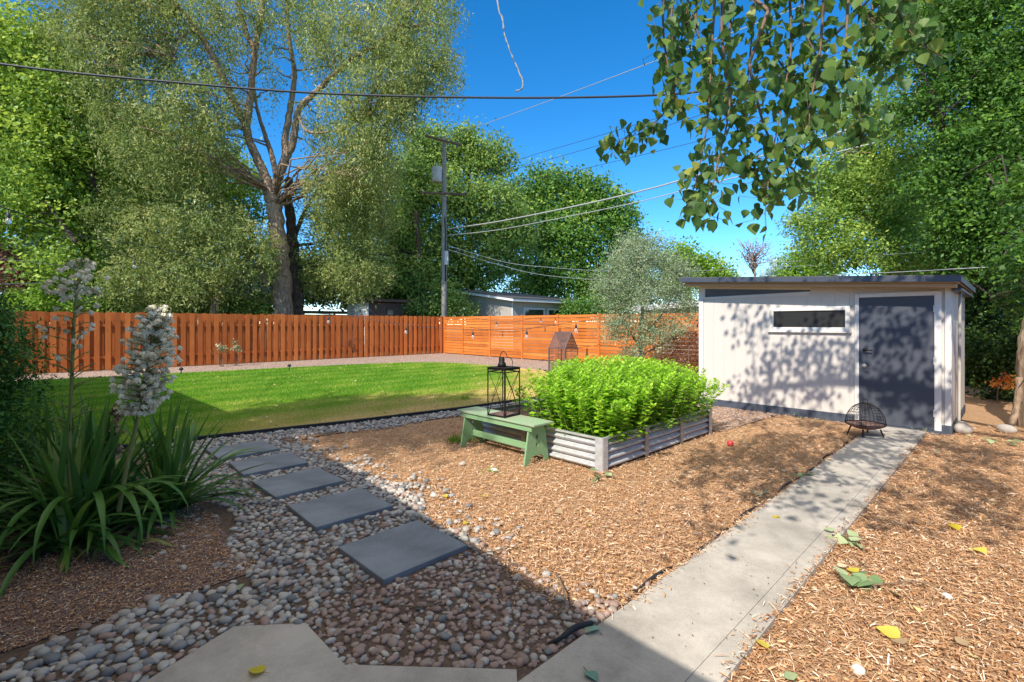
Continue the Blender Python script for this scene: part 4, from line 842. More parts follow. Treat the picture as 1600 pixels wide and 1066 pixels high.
# distant trees over the shed roof
b15 = P(1080, 506, 50)
tree('distant_tree', 'yellow green distant tree just left above the shed roof', b15, [([(1080,560,50),(1075,450,50),(1070,400,50)], 0.4, 0.15)], [E(1060,405,50,32,28,2.5), E(1100,420,50,34,22,2.5), E(1075,440,50,55,22,2.5), E(1125,430,50,20,16,1.8)], 'lime', 9000, (0.32,0.2), 'bark_d', branches=2, brad=0.1, clump=24, spread=1.0)
b16 = P(1178, 506, 52)
root = thing('bare_tree', 'leafless distant tree with thin pinkish branches above the shed roof', 'tree', (b16[0], b16[1], 0))
mb = MB(); org = np.array([b16[0], b16[1], 0])
limbs(mb, [([(1180,560,52),(1180,450,52),(1178,410,52)], 0.18, 0.09)], 6)
for k in range(46):
    s0 = P(1179+rng.uniform(-2,2), rng.uniform(400,430), 52); e0 = P(1180+rng.uniform(-32,32), 372+abs(rng.standard_normal())*22, 52+rng.uniform(-1.5,1.5)); wander(s0, e0, 0.05, 0.018, mb, 6, 0.02, 4)
mb.build('trunk', M['bark_t'], root, org)
mb = foliage(MB(), [E(1180,395,52,28,22,1.5)], 500, (0.2,0.1), clump=10, spread=0.8); mb.build('crown', M['rusty_leaf'], root, org)
b17 = P(1212, 506, 46)
tree('spruce_tree', 'pale blue spruce tip showing over the shed roof', b17, [([(1212,560,46),(1212,400,46)], 0.2, 0.03)], [E(1212,408,46,9,12,0.8), E(1212,424,46,22,14,1.4), E(1212,445,46,34,18,2.0)], 'bluespruce', 6000, (0.3,0.07), 'bark_d', clump=24, spread=0.4, droop=0.15, tvar=0.15)
b18 = P(1255, 506, 40)
tree('distant_tree', 'bright green rounded tree between the blue spruce and the big right trees', b18, [([(1258,560,40),(1256,460,40),(1255,420,40)], 0.25, 0.1)], [E(1250,408,40,24,16,1.8), E(1275,425,40,30,20,2.0), E(1240,435,40,30,18,1.8)], 'lime', 5200, (0.24,0.15), 'bark_d', branches=2, brad=0.08, clump=24, spread=0.8)
# big right trees
b19 = P(1400, 506, 15.5)
tree('locust_tree', 'sunlit olive green tree rising behind the shed roof at the right', b19, [([(1405,600,15.5),(1400,450,15.5),(1390,350,15.5),(1370,260,15.5)], 0.26, 0.10), ([(1395,380,15.5),(1440,300,15),(1470,220,15)], 0.14, 0.05)],
 [E(1285,350,15,50,42,1.2), E(1330,300,15,55,50,1.4), E(1320,390,14.8,80,40,1.4), E(1290,290,15.2,30,45,1.0,0.6), E(1400,330,14.5,60,60,1.4), E(1370,210,15,50,60,1.3,0.7), E(1430,250,14.5,60,60,1.4,0.8), E(1350,255,15.5,45,45,1.3,0.7), E(1250,345,15.3,18,16,0.5,0.5), E(1400,405,13.8,50,32,0.8), E(1460,390,13.6,45,40,0.8), E(1290,270,15,40,50,1.0,0.55), E(1330,190,15.3,50,55,1.2,0.5), E(1370,110,15.5,60,60,1.3,0.45), E(1430,40,15.5,60,60,1.3,0.5)], 'rightmid', 62000, (0.095,0.05), branches=4, brad=0.04, clump=26, spread=0.34, tvar=0.22, shell=0.45)
b20 = P(1560, 506, 11.5)
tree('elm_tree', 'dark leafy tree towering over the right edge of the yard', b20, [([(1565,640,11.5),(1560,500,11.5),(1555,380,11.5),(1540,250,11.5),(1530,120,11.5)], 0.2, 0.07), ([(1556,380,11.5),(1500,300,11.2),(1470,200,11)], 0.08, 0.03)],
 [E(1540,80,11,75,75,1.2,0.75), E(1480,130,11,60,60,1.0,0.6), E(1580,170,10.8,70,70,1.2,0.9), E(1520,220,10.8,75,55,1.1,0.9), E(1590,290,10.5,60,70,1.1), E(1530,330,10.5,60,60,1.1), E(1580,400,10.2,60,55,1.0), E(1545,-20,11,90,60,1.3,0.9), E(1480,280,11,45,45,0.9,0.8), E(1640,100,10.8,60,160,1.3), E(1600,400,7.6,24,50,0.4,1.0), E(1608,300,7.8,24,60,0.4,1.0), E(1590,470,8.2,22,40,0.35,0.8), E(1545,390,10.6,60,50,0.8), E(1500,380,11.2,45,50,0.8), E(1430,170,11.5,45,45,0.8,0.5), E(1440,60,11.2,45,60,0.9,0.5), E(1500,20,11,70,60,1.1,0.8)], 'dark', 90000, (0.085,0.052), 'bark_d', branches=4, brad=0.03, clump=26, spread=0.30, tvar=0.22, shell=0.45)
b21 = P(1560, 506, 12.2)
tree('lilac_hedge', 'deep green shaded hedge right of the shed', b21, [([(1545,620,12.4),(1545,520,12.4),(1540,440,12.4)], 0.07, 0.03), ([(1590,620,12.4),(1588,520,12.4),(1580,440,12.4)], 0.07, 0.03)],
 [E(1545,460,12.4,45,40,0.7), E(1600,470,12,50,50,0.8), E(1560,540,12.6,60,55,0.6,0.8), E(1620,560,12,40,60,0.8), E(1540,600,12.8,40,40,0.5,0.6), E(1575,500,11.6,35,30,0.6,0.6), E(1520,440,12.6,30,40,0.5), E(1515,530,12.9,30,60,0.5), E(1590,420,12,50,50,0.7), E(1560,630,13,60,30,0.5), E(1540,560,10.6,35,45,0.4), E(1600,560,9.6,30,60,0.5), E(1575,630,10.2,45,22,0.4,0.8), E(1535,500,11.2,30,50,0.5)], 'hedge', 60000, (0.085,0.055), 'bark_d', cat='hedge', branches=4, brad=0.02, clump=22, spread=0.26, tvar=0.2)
b22 = P(1640, 506, 20)
tree('elm_tree', 'tall shaded tree seen through gaps behind the right hand trees', b22, [([(1600,600,20),(1600,400,20),(1590,200,20)], 0.3, 0.12)], [E(1480,350,19,90,80,2), E(1560,420,19,100,80,2), E(1600,250,19,110,110,2.4), E(1450,420,19,60,50,1.6), E(1540,540,18,80,60,1.2), E(1700,300,18,100,250,2.4), E(1420,330,20,80,70,2), E(1560,150,19,80,90,2,0.6)], 'poplar', 52000, (0.15,0.10), 'bark_d', branches=2, brad=0.06, clump=26, spread=0.55)
# tan trunk at the right edge with root pieces
tb = np.array([*P(1611, 506, 7.45)[:2], 0])
root = thing('tree_trunk', 'tan bare tree trunk at the right edge with a grey root leaning on it', 'tree', tb)
mb = MB(); limbs(mb, [([tb+[0.02,0,-0.1], tb+[0,0,0.6], tb+[0.01,0.03,1.15], tb+[0.12,0.08,1.6], tb+[0.42,0.15,2.3], tb+[0.8,0.2,3.4]], 0.165, 0.11)], 14, 0.04); mb.build('trunk', M['bark_t'], root, tb)
mb = MB(); limbs(mb, [([tb+[-0.10,0.05,0.75], tb+[-0.2,0.0,0.42], tb+[-0.27,-0.02,0.2], tb+[-0.42,-0.1,0.05], tb+[-0.55,-0.12,0.0]], 0.06, 0.035), ([tb+[-0.1,-0.1,0.35], tb+[-0.16,-0.2,0.1], tb+[-0.2,-0.32,0.0]], 0.05, 0.03), ([tb+[-0.05,-0.1,1.05], tb+[-0.2,-0.2,0.98], tb+[-0.33,-0.22,0.84]], 0.014, 0.006)], 8); mb.build('root', M['bark'], root, tb)
b23 = P(1560, 590, 9.3)
tree('shrub', 'small patch of orange leaves glowing in the shade near the right edge', (b23[0], b23[1]), [([(1558,630,9.3),(1560,600,9.3),(1566,585,9.3)], 0.012, 0.006)], [E(1563,598,9.3,20,10,0.2), E(1582,588,9.3,10,8,0.15)], 'orange_leaf', 130, (0.075,0.05), 'twig', cat='shrub', branches=4, brad=0.006, clump=9, spread=0.10)

# cottonwood: trunk out of frame right, limbs overhead, leafy sprays hanging into view
cb = np.array([5.6, 0.3, 0.0])
cw_ = thing('cottonwood_tree', 'cottonwood with big heart shaped leaves hanging from the top of the view', 'tree', cb)
mb = MB()
top = np.array([5.3, 0.6, 4.2])
lim = limbs(mb, [([cb-[0,0,.1], cb+[0,.1,1.5], cb+[-.1,.2,3], top], 0.30, 0.2), ([top, np.array([4.4,1.4,5.0]), np.array([3.2,2.3,5.6]), np.array([2.0,3.0,6.0]), np.array([0.9,3.3,6.2])], 0.15, 0.03),
 ([top, np.array([4.6,2.0,5.2]), np.array([3.9,3.2,5.9]), np.array([3.4,4.2,6.4])], 0.13, 0.03), ([top, np.array([4.0,1.0,4.6]), np.array([2.9,1.9,4.6]), np.array([2.0,2.5,4.5]), np.array([1.2,2.8,4.4])], 0.09, 0.02), ([top, np.array([5.6,2.4,5.8]), np.array([5.4,4.2,6.8])], 0.12, 0.03)])
LP_ = np.array([(0,0),(0.30,0.10),(0.50,0.30),(0.42,0.55),(0.18,0.85),(0,1.06),(-0.18,0.85),(-0.42,0.55),(-0.50,0.30),(-0.30,0.10)])   # heart shaped outline
def heart_leaves(mb, C, U, N, size, tint):
    n = len(C); Vv = unit(np.cross(N, U)); sz = np.asarray(size).reshape(-1, 1)
    fold = 0.18
    pts = []
    for x, y in LP_:
        pts.append(C + U*sz*y + Vv*sz*x + N*sz*(abs(x)*fold - 0.10*y*y))
    mid = C+U*sz*0.45-N*sz*0.02
    V = np.stack(pts+[mid], 1); k = V.shape[1]
    base = (np.arange(n)*k)[:, None]
    f = []
    for i in range(10):
        j = (i+1) % 10
        f.append(np.stack([base[:,0]+i, base[:,0]+j, base[:,0]+10], 1))
    F_ = np.stack(f, 1).reshape(-1, 3)
    mb.raw(V.reshape(-1, 3), F_.ravel(), np.full(len(F_), 3), np.repeat(tint, 10), True)
LV = MB()
def spray(path, n, spread, size=0.061, tb_=0.5):
    global LV
    path = np.asarray(path); t_ = rng.random(n)**0.8*(len(path)-1); i = np.minimum(t_.astype(int), len(path)-2); f = (t_-i)[:, None]
    p = path[i]*(1-f)+path[i+1]*f
    C = p+rng.standard_normal((n, 3))*spread
    N = unit(rsph(n)*np.array([1,1,0.5])+np.array([-0.15,-0.45,0.35])); U = unit(rsph(n)*0.55+np.array([0,0,-1.0])); U = unit(U-N*(U*N).sum(1, keepdims=True))
    heart_leaves(LV, C, U, N, size*(0.6+0.6*rng.random(n)), np.clip(tb_+0.22*rng.standard_normal(n), 0, 1))
    for k in range(n):
        if k % 2 == 0: mb.tube([p[k], (p[k]+C[k])/2+[0,0,-0.01], C[k]], 0.0013, 3)
tw = [
 [(1180,-60),(1176,40),(1166,140),(1158,215)], [(1062,-60),(1048,40),(1060,110),(1035,180),(990,205),(955,235)], [(1040,-60),(1036,40),(1045,110),(1060,165)],
 [(1120,-60),(1112,80),(1105,190),(1088,280),(1070,335)], [(1230,-60),(1236,70),(1222,160),(1205,250),(1195,335)], [(1290,-60),(1282,70),(1266,165),(1262,215),(1238,270)],
 [(1330,-60),(1322,90),(1340,170),(1350,220)], [(1400,-60),(1402,10),(1430,60),(1470,88)], [(1150,-60),(1138,110),(1160,230),(1190,290)], [(1370,-60),(1362,50),(1385,110)],
 [(1095,-60),(1088,40),(1115,120),(1130,170)], [(1205,-60),(1200,60),(1250,140),(1270,190)], [(1260,-60),(1255,40),(1300,130),(1310,180)], [(1130,-50),(1128,60),(1140,160),(1120,260),(1105,330)],
 [(1170,100),(1195,200),(1225,250),(1240,300)], [(1310,-60),(1345,10),(1375,40)], [(1080,-60),(1075,0),(1065,60),(1050,100)], [(1450,-60),(1420,-10),(1400,40)]]
cnt = [100,125,93,137,137,125,112,100,125,93,106,137,125,131,100,75,82,75]
for l_, n_ in zip(tw, cnt):
    Y0 = rng.uniform(2.35, 3.0); Y1 = Y0+rng.uniform(-0.15, 0.15)
    path = smoothpts([P(x, y, Y0+(Y1-Y0)*k/len(l_)) for k, (x, y) in enumerate(l_)], 8)
    mb.tube(path, np.linspace(0.0085, 0.0022, len(path)), 5)
    ptop = path[0]; tgt = min((q for s_ in lim[1:] for q in s_[0][6:]), key=lambda q: np.linalg.norm(q-ptop-np.array([0,0,0.8])))
    wander(tgt, ptop, 0.016, 0.009, mb, 6, 0.05)
    spray(path, n_, 0.052)
# overhead crown, out of frame: throws the dappled shade on shed, path and mulch
def overhead(a, b, z, n, sp=0.33):
    c = A(a, b, z); src = min((q for s_ in lim[1:] for q in s_[0]), key=lambda q: np.linalg.norm(q-c))
    wander(src, c, 0.02, 0.006, mb, 6, 0.05)
    for k in range(5): wander(c, c+rsph(1)[0]*sp*[1,1,0.6]+[0,0,-0.25], 0.006, 0.002, mb, 5)
    C = c+rng.standard_normal((n, 3))*np.array([1,1,0.7])*sp*0.6
    N = unit(rsph(n)+np.array([-0.1,-0.3,0.5])); U = unit(rsph(n)*0.8+np.array([0,0,-0.7])); U = unit(U-N*(U*N).sum(1, keepdims=True))
    heart_leaves(LV, C, U, N, 0.085*(0.6+0.6*rng.random(n)), np.clip(0.5+0.22*rng.standard_normal(n), 0, 1))
for a, b, z, n in OVER: overhead(a, b, z, n)
mb.build('trunk', M['twig'], cw_, cb)
LV.build('crown', M['cotton'], cw_, cb)
mb = MB(); mb.tube(smoothpts([P(770,-120,4.2),P(777,0,4.2),P(785,30,4.2),P(788,52,4.2),P(797,80,4.2),P(807,103,4.2),P(816,125,4.2),P(817,136,4.2),P(811,141,4.2),P(806,142,4.2)], 6), 0.0058, 6, jit=0.6)
wander(P(770,-120,4.2), lim[1][0][-1], 0.004, 0.004, mb)
tag(mb.build('hanging_twig', M['pale_twig']), 'pale crooked dead twig hanging alone against the open sky', 'twig')
# shade tree behind the house: its crown shades part of the lawn
sb = A(-9.5, 4.2)
tree('shade_tree', 'broad tree standing behind the house, out of view', sb, [([sb-[0,0,.1], sb+[0,0,4], sb+[.2,.1,8], sb+[.3,.3,11]], 0.35, 0.12)], [(A(a_, b_, z_), np.array([1.5,1.5,1.1]), 1) for a_, b_, z_ in SHADE], 'maple', 9000, (0.22,0.15), branches=4, clump=20, spread=0.6)

# ================================================================== PLANTS AND GROUND COVER
# yucca
yb = np.array([-3.22, 3.72, 0.0])
yu = thing('yucca_plant', 'big clump of sword leaved yucca with creamy flower stalks at the left', 'plant', yb)
mb = MB()
def blade(base, az, el0, el1, L, W, tint, seg=8):
    d = np.array([math.cos(az), math.sin(az)]); p = np.array(base, float); pts = [p.copy()]
    for k in range(seg):
        e = el0+(el1-el0)*((k+0.5)/seg)**1.5; p = p+np.array([d[0]*math.cos(e), d[1]*math.cos(e), math.sin(e)])*L/seg
        p[2] = max(p[2], 0.03+0.01*random.random()); pts.append(p.copy())
    pts = np.array(pts); tt = np.linspace(0, 1, seg+1)
    wd = W*np.interp(tt, [0,0.3,0.7,1], [0.7,1.0,0.8,0.02])/2
    t_ = unit(np.gradient(pts, axis=0)); sd_ = unit(np.cross(t_, np.array([0,0,1.0])+1e-3*d[0])); nn = np.cross(sd_, t_)
    l = pts-sd_*wd[:,None]+nn*wd[:,None]*0.45; r = pts+sd_*wd[:,None]+nn*wd[:,None]*0.45
    V = np.stack([l, pts, r], 1).reshape(-1, 3); F = []
    for k in range(seg): F += [(3*k,3*k+1,3*k+4,3*k+3),(3*k+1,3*k+2,3*k+5,3*k+4)]
    mb.faces(V, F, tint, True)
for ro, n_ in (((0,0),130), ((-0.42,0.25),80), ((0.36,0.28),75), ((0.1,-0.30),65)):
    for k in range(n_):
        u = random.random(); el = R(86)-R(74)*u**1.15; L = rng.uniform(0.70,1.08)*(1.0 if el > R(50) else 0.85)
        el1 = el-R(rng.uniform(5,25)) if u < 0.4 else el-R(rng.uniform(20,85))
        blade(yb+np.array([ro[0]+0.05*rng.standard_normal(), ro[1]+0.05*rng.standard_normal(), 0.05]), rng.uniform(0, 2*math.pi), el, el1, L, rng.uniform(0.034,0.054), float(np.clip(rng.normal(0.44,0.2) + (0.2 if u < 0.25 else 0), 0, 0.92)))
for az, L in ((-1.75,0.95),(-1.5,0.9),(-2.1,1.0),(-1.2,0.95),(-0.75,0.95),(-0.3,0.95),(0.1,0.9),(-2.6,0.95),(-0.5,1.0)):      # long arching leaves towards the viewer
    blade(yb+[0.05,-0.1,0.1], az, R(62), R(-95), L*1.12, 0.052, rng.uniform(0.5,0.85), 10)
for k in range(40): blade(yb+[rng.normal(0,0.3), rng.normal(-0.15,0.22), 0.02], rng.uniform(0, 2*math.pi), R(25), R(-50), rng.uniform(0.3,0.6), 0.04, rng.uniform(0.93,1.0))
mb.build('leaves', M['yucca'], yu, yb)
def bells(mb, C, size, down=1.0):
    n = len(C)
    ax = unit(rsph(n)*0.65+np.array([0,0,-down])); ref = unit(np.cross(ax, rsph(n))); bi = np.cross(ax, ref)
    tt = np.clip(0.6+0.25*rng.standard_normal(n), 0, 1)
    for k in range(6):
        an = k*math.pi/3; rad = ref*math.cos(an)+bi*math.sin(an)
        U = unit(ax*0.85+rad*0.52); N = unit(rad*0.85-ax*0.52)
        mb.quads(leaf_quads(C, U, N, size*(0.85+0.3*rng.random(n)), size*0.72*np.ones(n)), tt)
def stalk(pts, r, blooms, zrange, dens_rad, label, mat='petal', size=0.042, arms=None):
    path = smoothpts(pts, 8); m_ = MB(); m_.tube(path, np.linspace(r, r*0.35, len(path)), 8)
    zt = rng.uniform(zrange[0], zrange[1], blooms); C = []
    for z in zt:
        i = int(np.argmin(abs(path[:,2]-z))); f = (z-zrange[0])/(zrange[1]-zrange[0])
        rad = dens_rad*float(np.interp(f, [0,0.15,0.45,0.8,1], [0.45,0.9,1.0,0.7,0.2]))*rng.uniform(0.25,1.0); an = rng.uniform(0, 2*math.pi)
        q = path[i]+np.array([math.cos(an)*rad, math.sin(an)*rad, rad*0.35]); m_.tube([path[i], (path[i]+q)/2+[0,0,0.01], q], 0.003, 4); C.append(q)
    for p_, q_ in (arms or []): m_.tube([p_, (p_+q_)/2+[0,0,.015], q_], 0.004, 4)
    st_ = m_.build('flower_stalk', M['stalk'], yu, yb); st_['label'] = label
    f_ = MB(); bells(f_, np.array(C), size); f_.build('blossoms', M[mat], st_, yb)
Y1 = 3.45
s1 = [P(112,790,Y1),P(108,700,Y1),P(112,600,Y1),P(116,500,Y1),P(122,440,Y1),P(128,402,Y1)]
arms = []
for k in range(34):
    y_ = rng.uniform(470,690); p_ = P(np.interp(y_,[402,440,500,600,700],[128,122,116,112,108]), y_, Y1); an = rng.uniform(0, 2*math.pi); L_ = rng.uniform(0.07,0.2); arms.append((p_, p_+np.array([math.cos(an)*L_, math.sin(an)*L_*0.7, L_*0.5])))
stalk(s1, 0.015, 40, (P(0,560,Y1)[2], P(0,402,Y1)[2]), 0.24, 'sparse tall flower stalk with scattered white blossoms', arms=arms)
m_ = MB(); bells(m_, np.array([P(125+rng.normal(0,12), 425+rng.normal(0,13), Y1+rng.normal(0,0.06)) for k in range(20)] + [P(rng.choice([92,105,150])+rng.normal(0,9), 452+rng.normal(0,7), Y1+rng.normal(0,0.06)) for k in range(20)]), 0.043); m_.build('blossoms', M['petal'], yu, yb)
Y2 = 3.45
s2 = [P(185,800,Y2),P(200,720,Y2),P(214,660,Y2),P(226,600,Y2),P(236,540,Y2),P(244,495,Y2),P(248,478,Y2)]
stalk(s2, 0.016, 420, (P(0,648,Y2)[2], P(0,478,Y2)[2]), 0.20, 'leaning flower stalk packed with creamy bell blossoms', size=0.043)
s3 = [P(170,790,3.7),P(176,720,3.7),P(180,670,3.7),P(182,632,3.7)]
stalk(s3, 0.012, 60, (P(0,715,3.7)[2], P(0,632,3.7)[2]), 0.055, 'short dried brown seed stalk', 'pod', 0.04)

# juniper shrub at the left edge
jb = np.array([-4.06, 3.75, 0.0])
ju = thing('juniper_shrub', 'dense dark evergreen shrub at the left edge of the view', 'shrub', jb)
mb = MB(); mb.tube([jb-[0,0,.05], jb+[0,0,0.8], jb+[0.02,0,1.7]], [0.05,0.04,0.01], 6); mb.build('trunk', M['bark_d'], ju, jb)
mb = foliage(MB(), [(jb+[0,0,0.35],np.array([.36,.42,.4])),(jb+[0.02,0,0.9],np.array([.36,.40,.45])),(jb+[0.05,0,1.35],np.array([.24,.3,.35])),(jb+[-0.05,0,1.65],np.array([.15,.2,.22])),(jb+[-.35,0,1.2],np.array([.3,.3,.5])),(jb+[-.3,.2,1.7],np.array([.18,.2,.3]))], 30000, (0.05,0.012), clump=34, spread=0.10, up=0.6, tvar=0.22, flat=1.3); mb.build('crown', M['juniper'], ju, jb)

# mint in the raised bed
mo = A(5.6, 3.9); mi = thing('mint_plant', 'bright green mass of bushy mint spilling over the raised bed', 'plant', mo)
ST, LF = MB(), MB(); Cs, Us, Ns, Ls, Ts = [], [], [], [], []
k = 0
while k < 1000:
    a = rng.uniform(4.35, 6.95); b = rng.uniform(3.02, 4.95)
    e = ((a-5.7)/1.45)**2+((b-3.9)/1.08)**2
    if e > 1.25 or b > 4.20+0.42*(a-4.5): continue
    k += 1
    hgt = (0.40+0.41*math.sqrt(max(0, 1-min(e,1)*0.95)))*rng.uniform(0.80,1.08)
    lean = np.array([rng.normal(0,0.09), rng.normal(0,0.09)])
    cdir = np.array([(a-5.7), (b-3.9)])*0.12
    p0 = A(a, b, 0.27); p2 = p0+np.array([*(A(cdir[0], cdir[1])[:2]+lean), hgt]); p1 = (p0+p2)/2+[0,0,0.05]
    path = smoothpts([p0, p1, p2], 5); ST.tube(path, np.linspace(0.004, 0.002, len(path)), 3)
    nn = 17; tb_ = rng.normal(0.45, 0.15)
    for j in range(nn):
        t_ = (j+1)/nn; f = t_*(len(path)-1); i = min(int(f), len(path)-2); p = path[i]*(1-(f-i))+path[i+1]*(f-i); a0 = j*1.57+rng.uniform(0,0.6)
        for s_ in (0, math.pi):
            az = a0+s_; up_ = 0.15+0.75*t_**3; U = unit(np.array([math.cos(az), math.sin(az), up_-0.1+rng.normal(0,0.2)]))
            Cs.append(p); Us.append(U); N = np.array([rng.normal(0,.25), rng.normal(0,.25), 1.0]); Ns.append(N-U*(U@N)); Ls.append(0.080*(1-0.40*t_**4)*rng.uniform(0.75,1.25)); Ts.append(np.clip(tb_+0.25*t_**2+rng.normal(0,0.1), 0, 1))
LF.quads(leaf_quads(np.array(Cs), np.array(Us), unit(np.array(Ns)), np.array(Ls), np.array(Ls)*0.60), np.array(Ts))
ST.build('stems', M['stalk'], mi, mo); LF.build('leaves', M['mint'], mi, mo)
# small weeds
def weed(px, py, n, r, label, mat='lime', L=0.09, W=0.012, cat='weed', up=1.0):
    c = G(px, py); o = MB(); C = c+np.stack([rng.normal(0,r,n), rng.normal(0,r,n), np.full(n,0.005)],1)
    U = unit(rsph(n)*0.8+[0,0,up]); N = unit(np.cross(U, rsph(n))); o.quads(leaf_quads(C, U, N, L*(0.5+rng.random(n)), np.full(n, W)), np.clip(rng.normal(.5,.2,n),0,1))
    root = thing('weed', label, cat, c); o.build('foliage', M[mat], root, c)
weed(714, 692, 160, 0.055, 'bright tuft of grass beside the left leg of the green bench')
weed(735, 690, 60, 0.05, 'thin grass under the left end of the green bench', L=0.06)
weed(770, 738, 34, 0.05, 'sparse low weed beside the white stone in the mulch', L=0.05)
weed(727, 626, 60, 0.06, 'small weed in the pebbles behind the bench', L=0.07, W=0.03)
weed(812, 632, 60, 0.07, 'low leafy sprout behind the lantern', L=0.09, W=0.04)
weed(1300, 655, 90, 0.13, 'grey green leaf litter and weeds along the shed base', 'fallen_green', 0.07, 0.05, up=0.3)
weed(1255, 650, 70, 0.13, 'pale weeds at the foot of the shed under the window', 'fallen_green', 0.07, 0.045, up=0.3)
weed(1392, 668, 40, 0.06, 'yellowing weed by the threshold next to the fire pit', 'yellow_leaf', 0.08, 0.03, up=0.5)
weed(1448, 676, 40, 0.05, 'green weed sprouting at the right foot of the shed door', 'fallen_green', 0.08, 0.03, up=0.6)
def fence_plant(px, py, Y, label):
    c = P(px, py, Y); root = thing('vine', label, 'plant', (c[0], c[1], 0)); o = MB(); org = np.array([c[0], c[1], 0])
    for k in range(7): wander(org+[rng.normal(0,.03),0,0], c+np.array([rng.normal(0,.2), -0.05, rng.normal(0,.25)]), 0.01, 0.004, o)
    o.build('stems', M['twig'], root, org); foliage(o2 := MB(), [(c,np.array([.16,.05,.24]))], 70, (0.09,0.06), clump=7, spread=0.12); o2.build('leaves', M['olive'], root, org)
fp0 = A(5.35, 21.28); fence_plant(347, 545, 17.95, 'left of two small leafy vines poking through the picket fence')
fence_plant(369, 541, 18.3, 'right of two small leafy vines poking through the picket fence')

# ------------------------------------------------------------------ stuff: grass blades, pebbles, wood chips, litter
n = 330000
a = rng.uniform(-3, 12, n); t_ = rng.random(n)**1.25; lo = np.array([b_lo(q) for q in a]); hi = np.array([b_hi(q) for q in a]); b = lo+0.01+(hi-lo)*t_
x = a*D1[0]+b*D2[0]; y = a*D1[1]+b*D2[1]
keep = (y > 5) & (abs(x)/y < 1.12) & (rng.random(n) < np.minimum(1, (9.5/y)**1.7)); a, b, x, y = a[keep], b[keep], x[keep], y[keep]; n = len(a)
dr_ = np.array([dry(p, q) for p, q in zip(a, b)])
stripe = 0.10*np.sign(np.sin(b*2*math.pi/1.05))
C = np.stack([x, y, np.full(n, 0.02)], 1); U = unit(np.stack([rng.normal(0,.45,n), rng.normal(0,.45,n), np.ones(n)], 1)); Vv = unit(np.cross(U, rsph(n)))
Lg = (0.028+0.035*rng.random(n))*(1-0.3*dr_); Wg = 0.006*np.maximum(1, y/6.5)
T3 = np.stack([C-Vv*Wg[:,None]/2, C+Vv*Wg[:,None]/2, C+U*Lg[:,None]], 1)
mb = MB(); mb.raw(T3.reshape(-1,3), np.arange(n*3), np.full(n,3), np.clip(dr_*0.9+stripe+rng.normal(0.05,0.13,n), 0, 1)); kind(mb.build('grass', M['grass']), 'stuff', 'short mown grass of the lawn')

import bmesh as _b
bm = _b.new(); _b.ops.create_icosphere(bm, subdivisions=2, radius=1.0); bm.verts.ensure_lookup_table()
ICV = np.array([v.co[:] for v in bm.verts]); ICF = np.array([[v.index for v in f.verts] for f in bm.faces]); bm.free()
def stones(mb, C, rad, tint, zc=0.55):
    n = len(C); k = len(ICV)
    s_ = np.stack([rad*rng.uniform(0.85,1.35,n), rad*rng.uniform(0.7,1.0,n), rad*rng.uniform(0.45,0.75,n)], 1)
    wob = 1+0.09*np.sin(ICV[None,:,0]*rng.uniform(1.5,3.5,(n,1))+rng.uniform(0,6,(n,1)))+0.07*np.cos(ICV[None,:,1]*rng.uniform(1.5,4,(n,1))+rng.uniform(0,6,(n,1)))
    V = ICV[None]*wob[:,:,None]*s_[:,None,:]
    tx = rng.normal(0,.28,n); c_, q_ = np.cos(tx)[:,None], np.sin(tx)[:,None]; V[:,:,1], V[:,:,2] = V[:,:,1]*c_-V[:,:,2]*q_, V[:,:,1]*q_+V[:,:,2]*c_
    rz = rng.uniform(0, 2*math.pi, n); c_, q_ = np.cos(rz)[:,None], np.sin(rz)[:,None]; X = V[:,:,0]*c_-V[:,:,1]*q_; Yv = V[:,:,0]*q_+V[:,:,1]*c_
    V = np.stack([X, Yv, V[:,:,2]], 2)+C[:,None,:]+np.array([0,0,1])*(s_[:,2]*zc)[:,None,None]
    F = (ICF[None]+(np.arange(n)*k)[:,None,None]).reshape(-1, 3)
    mb.raw(V.reshape(-1,3), F.ravel(), np.full(len(F),3), np.repeat(tint, len(ICF)), True)
STN = [(2.955,1.785),(3.98,1.80),(4.89,1.785),(5.78,1.78),(6.62,1.74)]
def on_hard(a, b, m=0.02):
    for sb_, sa_ in STN:
        if abs(b-sb_) < 0.305+m and abs(a-sa_) < 0.33+m: return True
    if 0.86 < b < 1.52: return True
    x_, y_ = a*D1[0]+b*D2[0], a*D1[1]+b*D2[1]
    if y_ < 2.22 and -0.78 < x_ < 0.1: return True
    if y_ < 2.53 and -1.60 < x_ < -0.77 and y_ < np.interp(x_, [-1.60,-1.44,-1.08,-0.77], [2.13,2.5,2.53,2.22]): return True
    if x_ < -1.55 and y_ < 1.75+0.63*(x_+2.2): return True
    return False
CS, RS, TS = [], [], []
def try_add(a, b, r, t):
    CS.append(A(a, b, 0.016)); RS.append(r); TS.append(t)
cell = 0.044
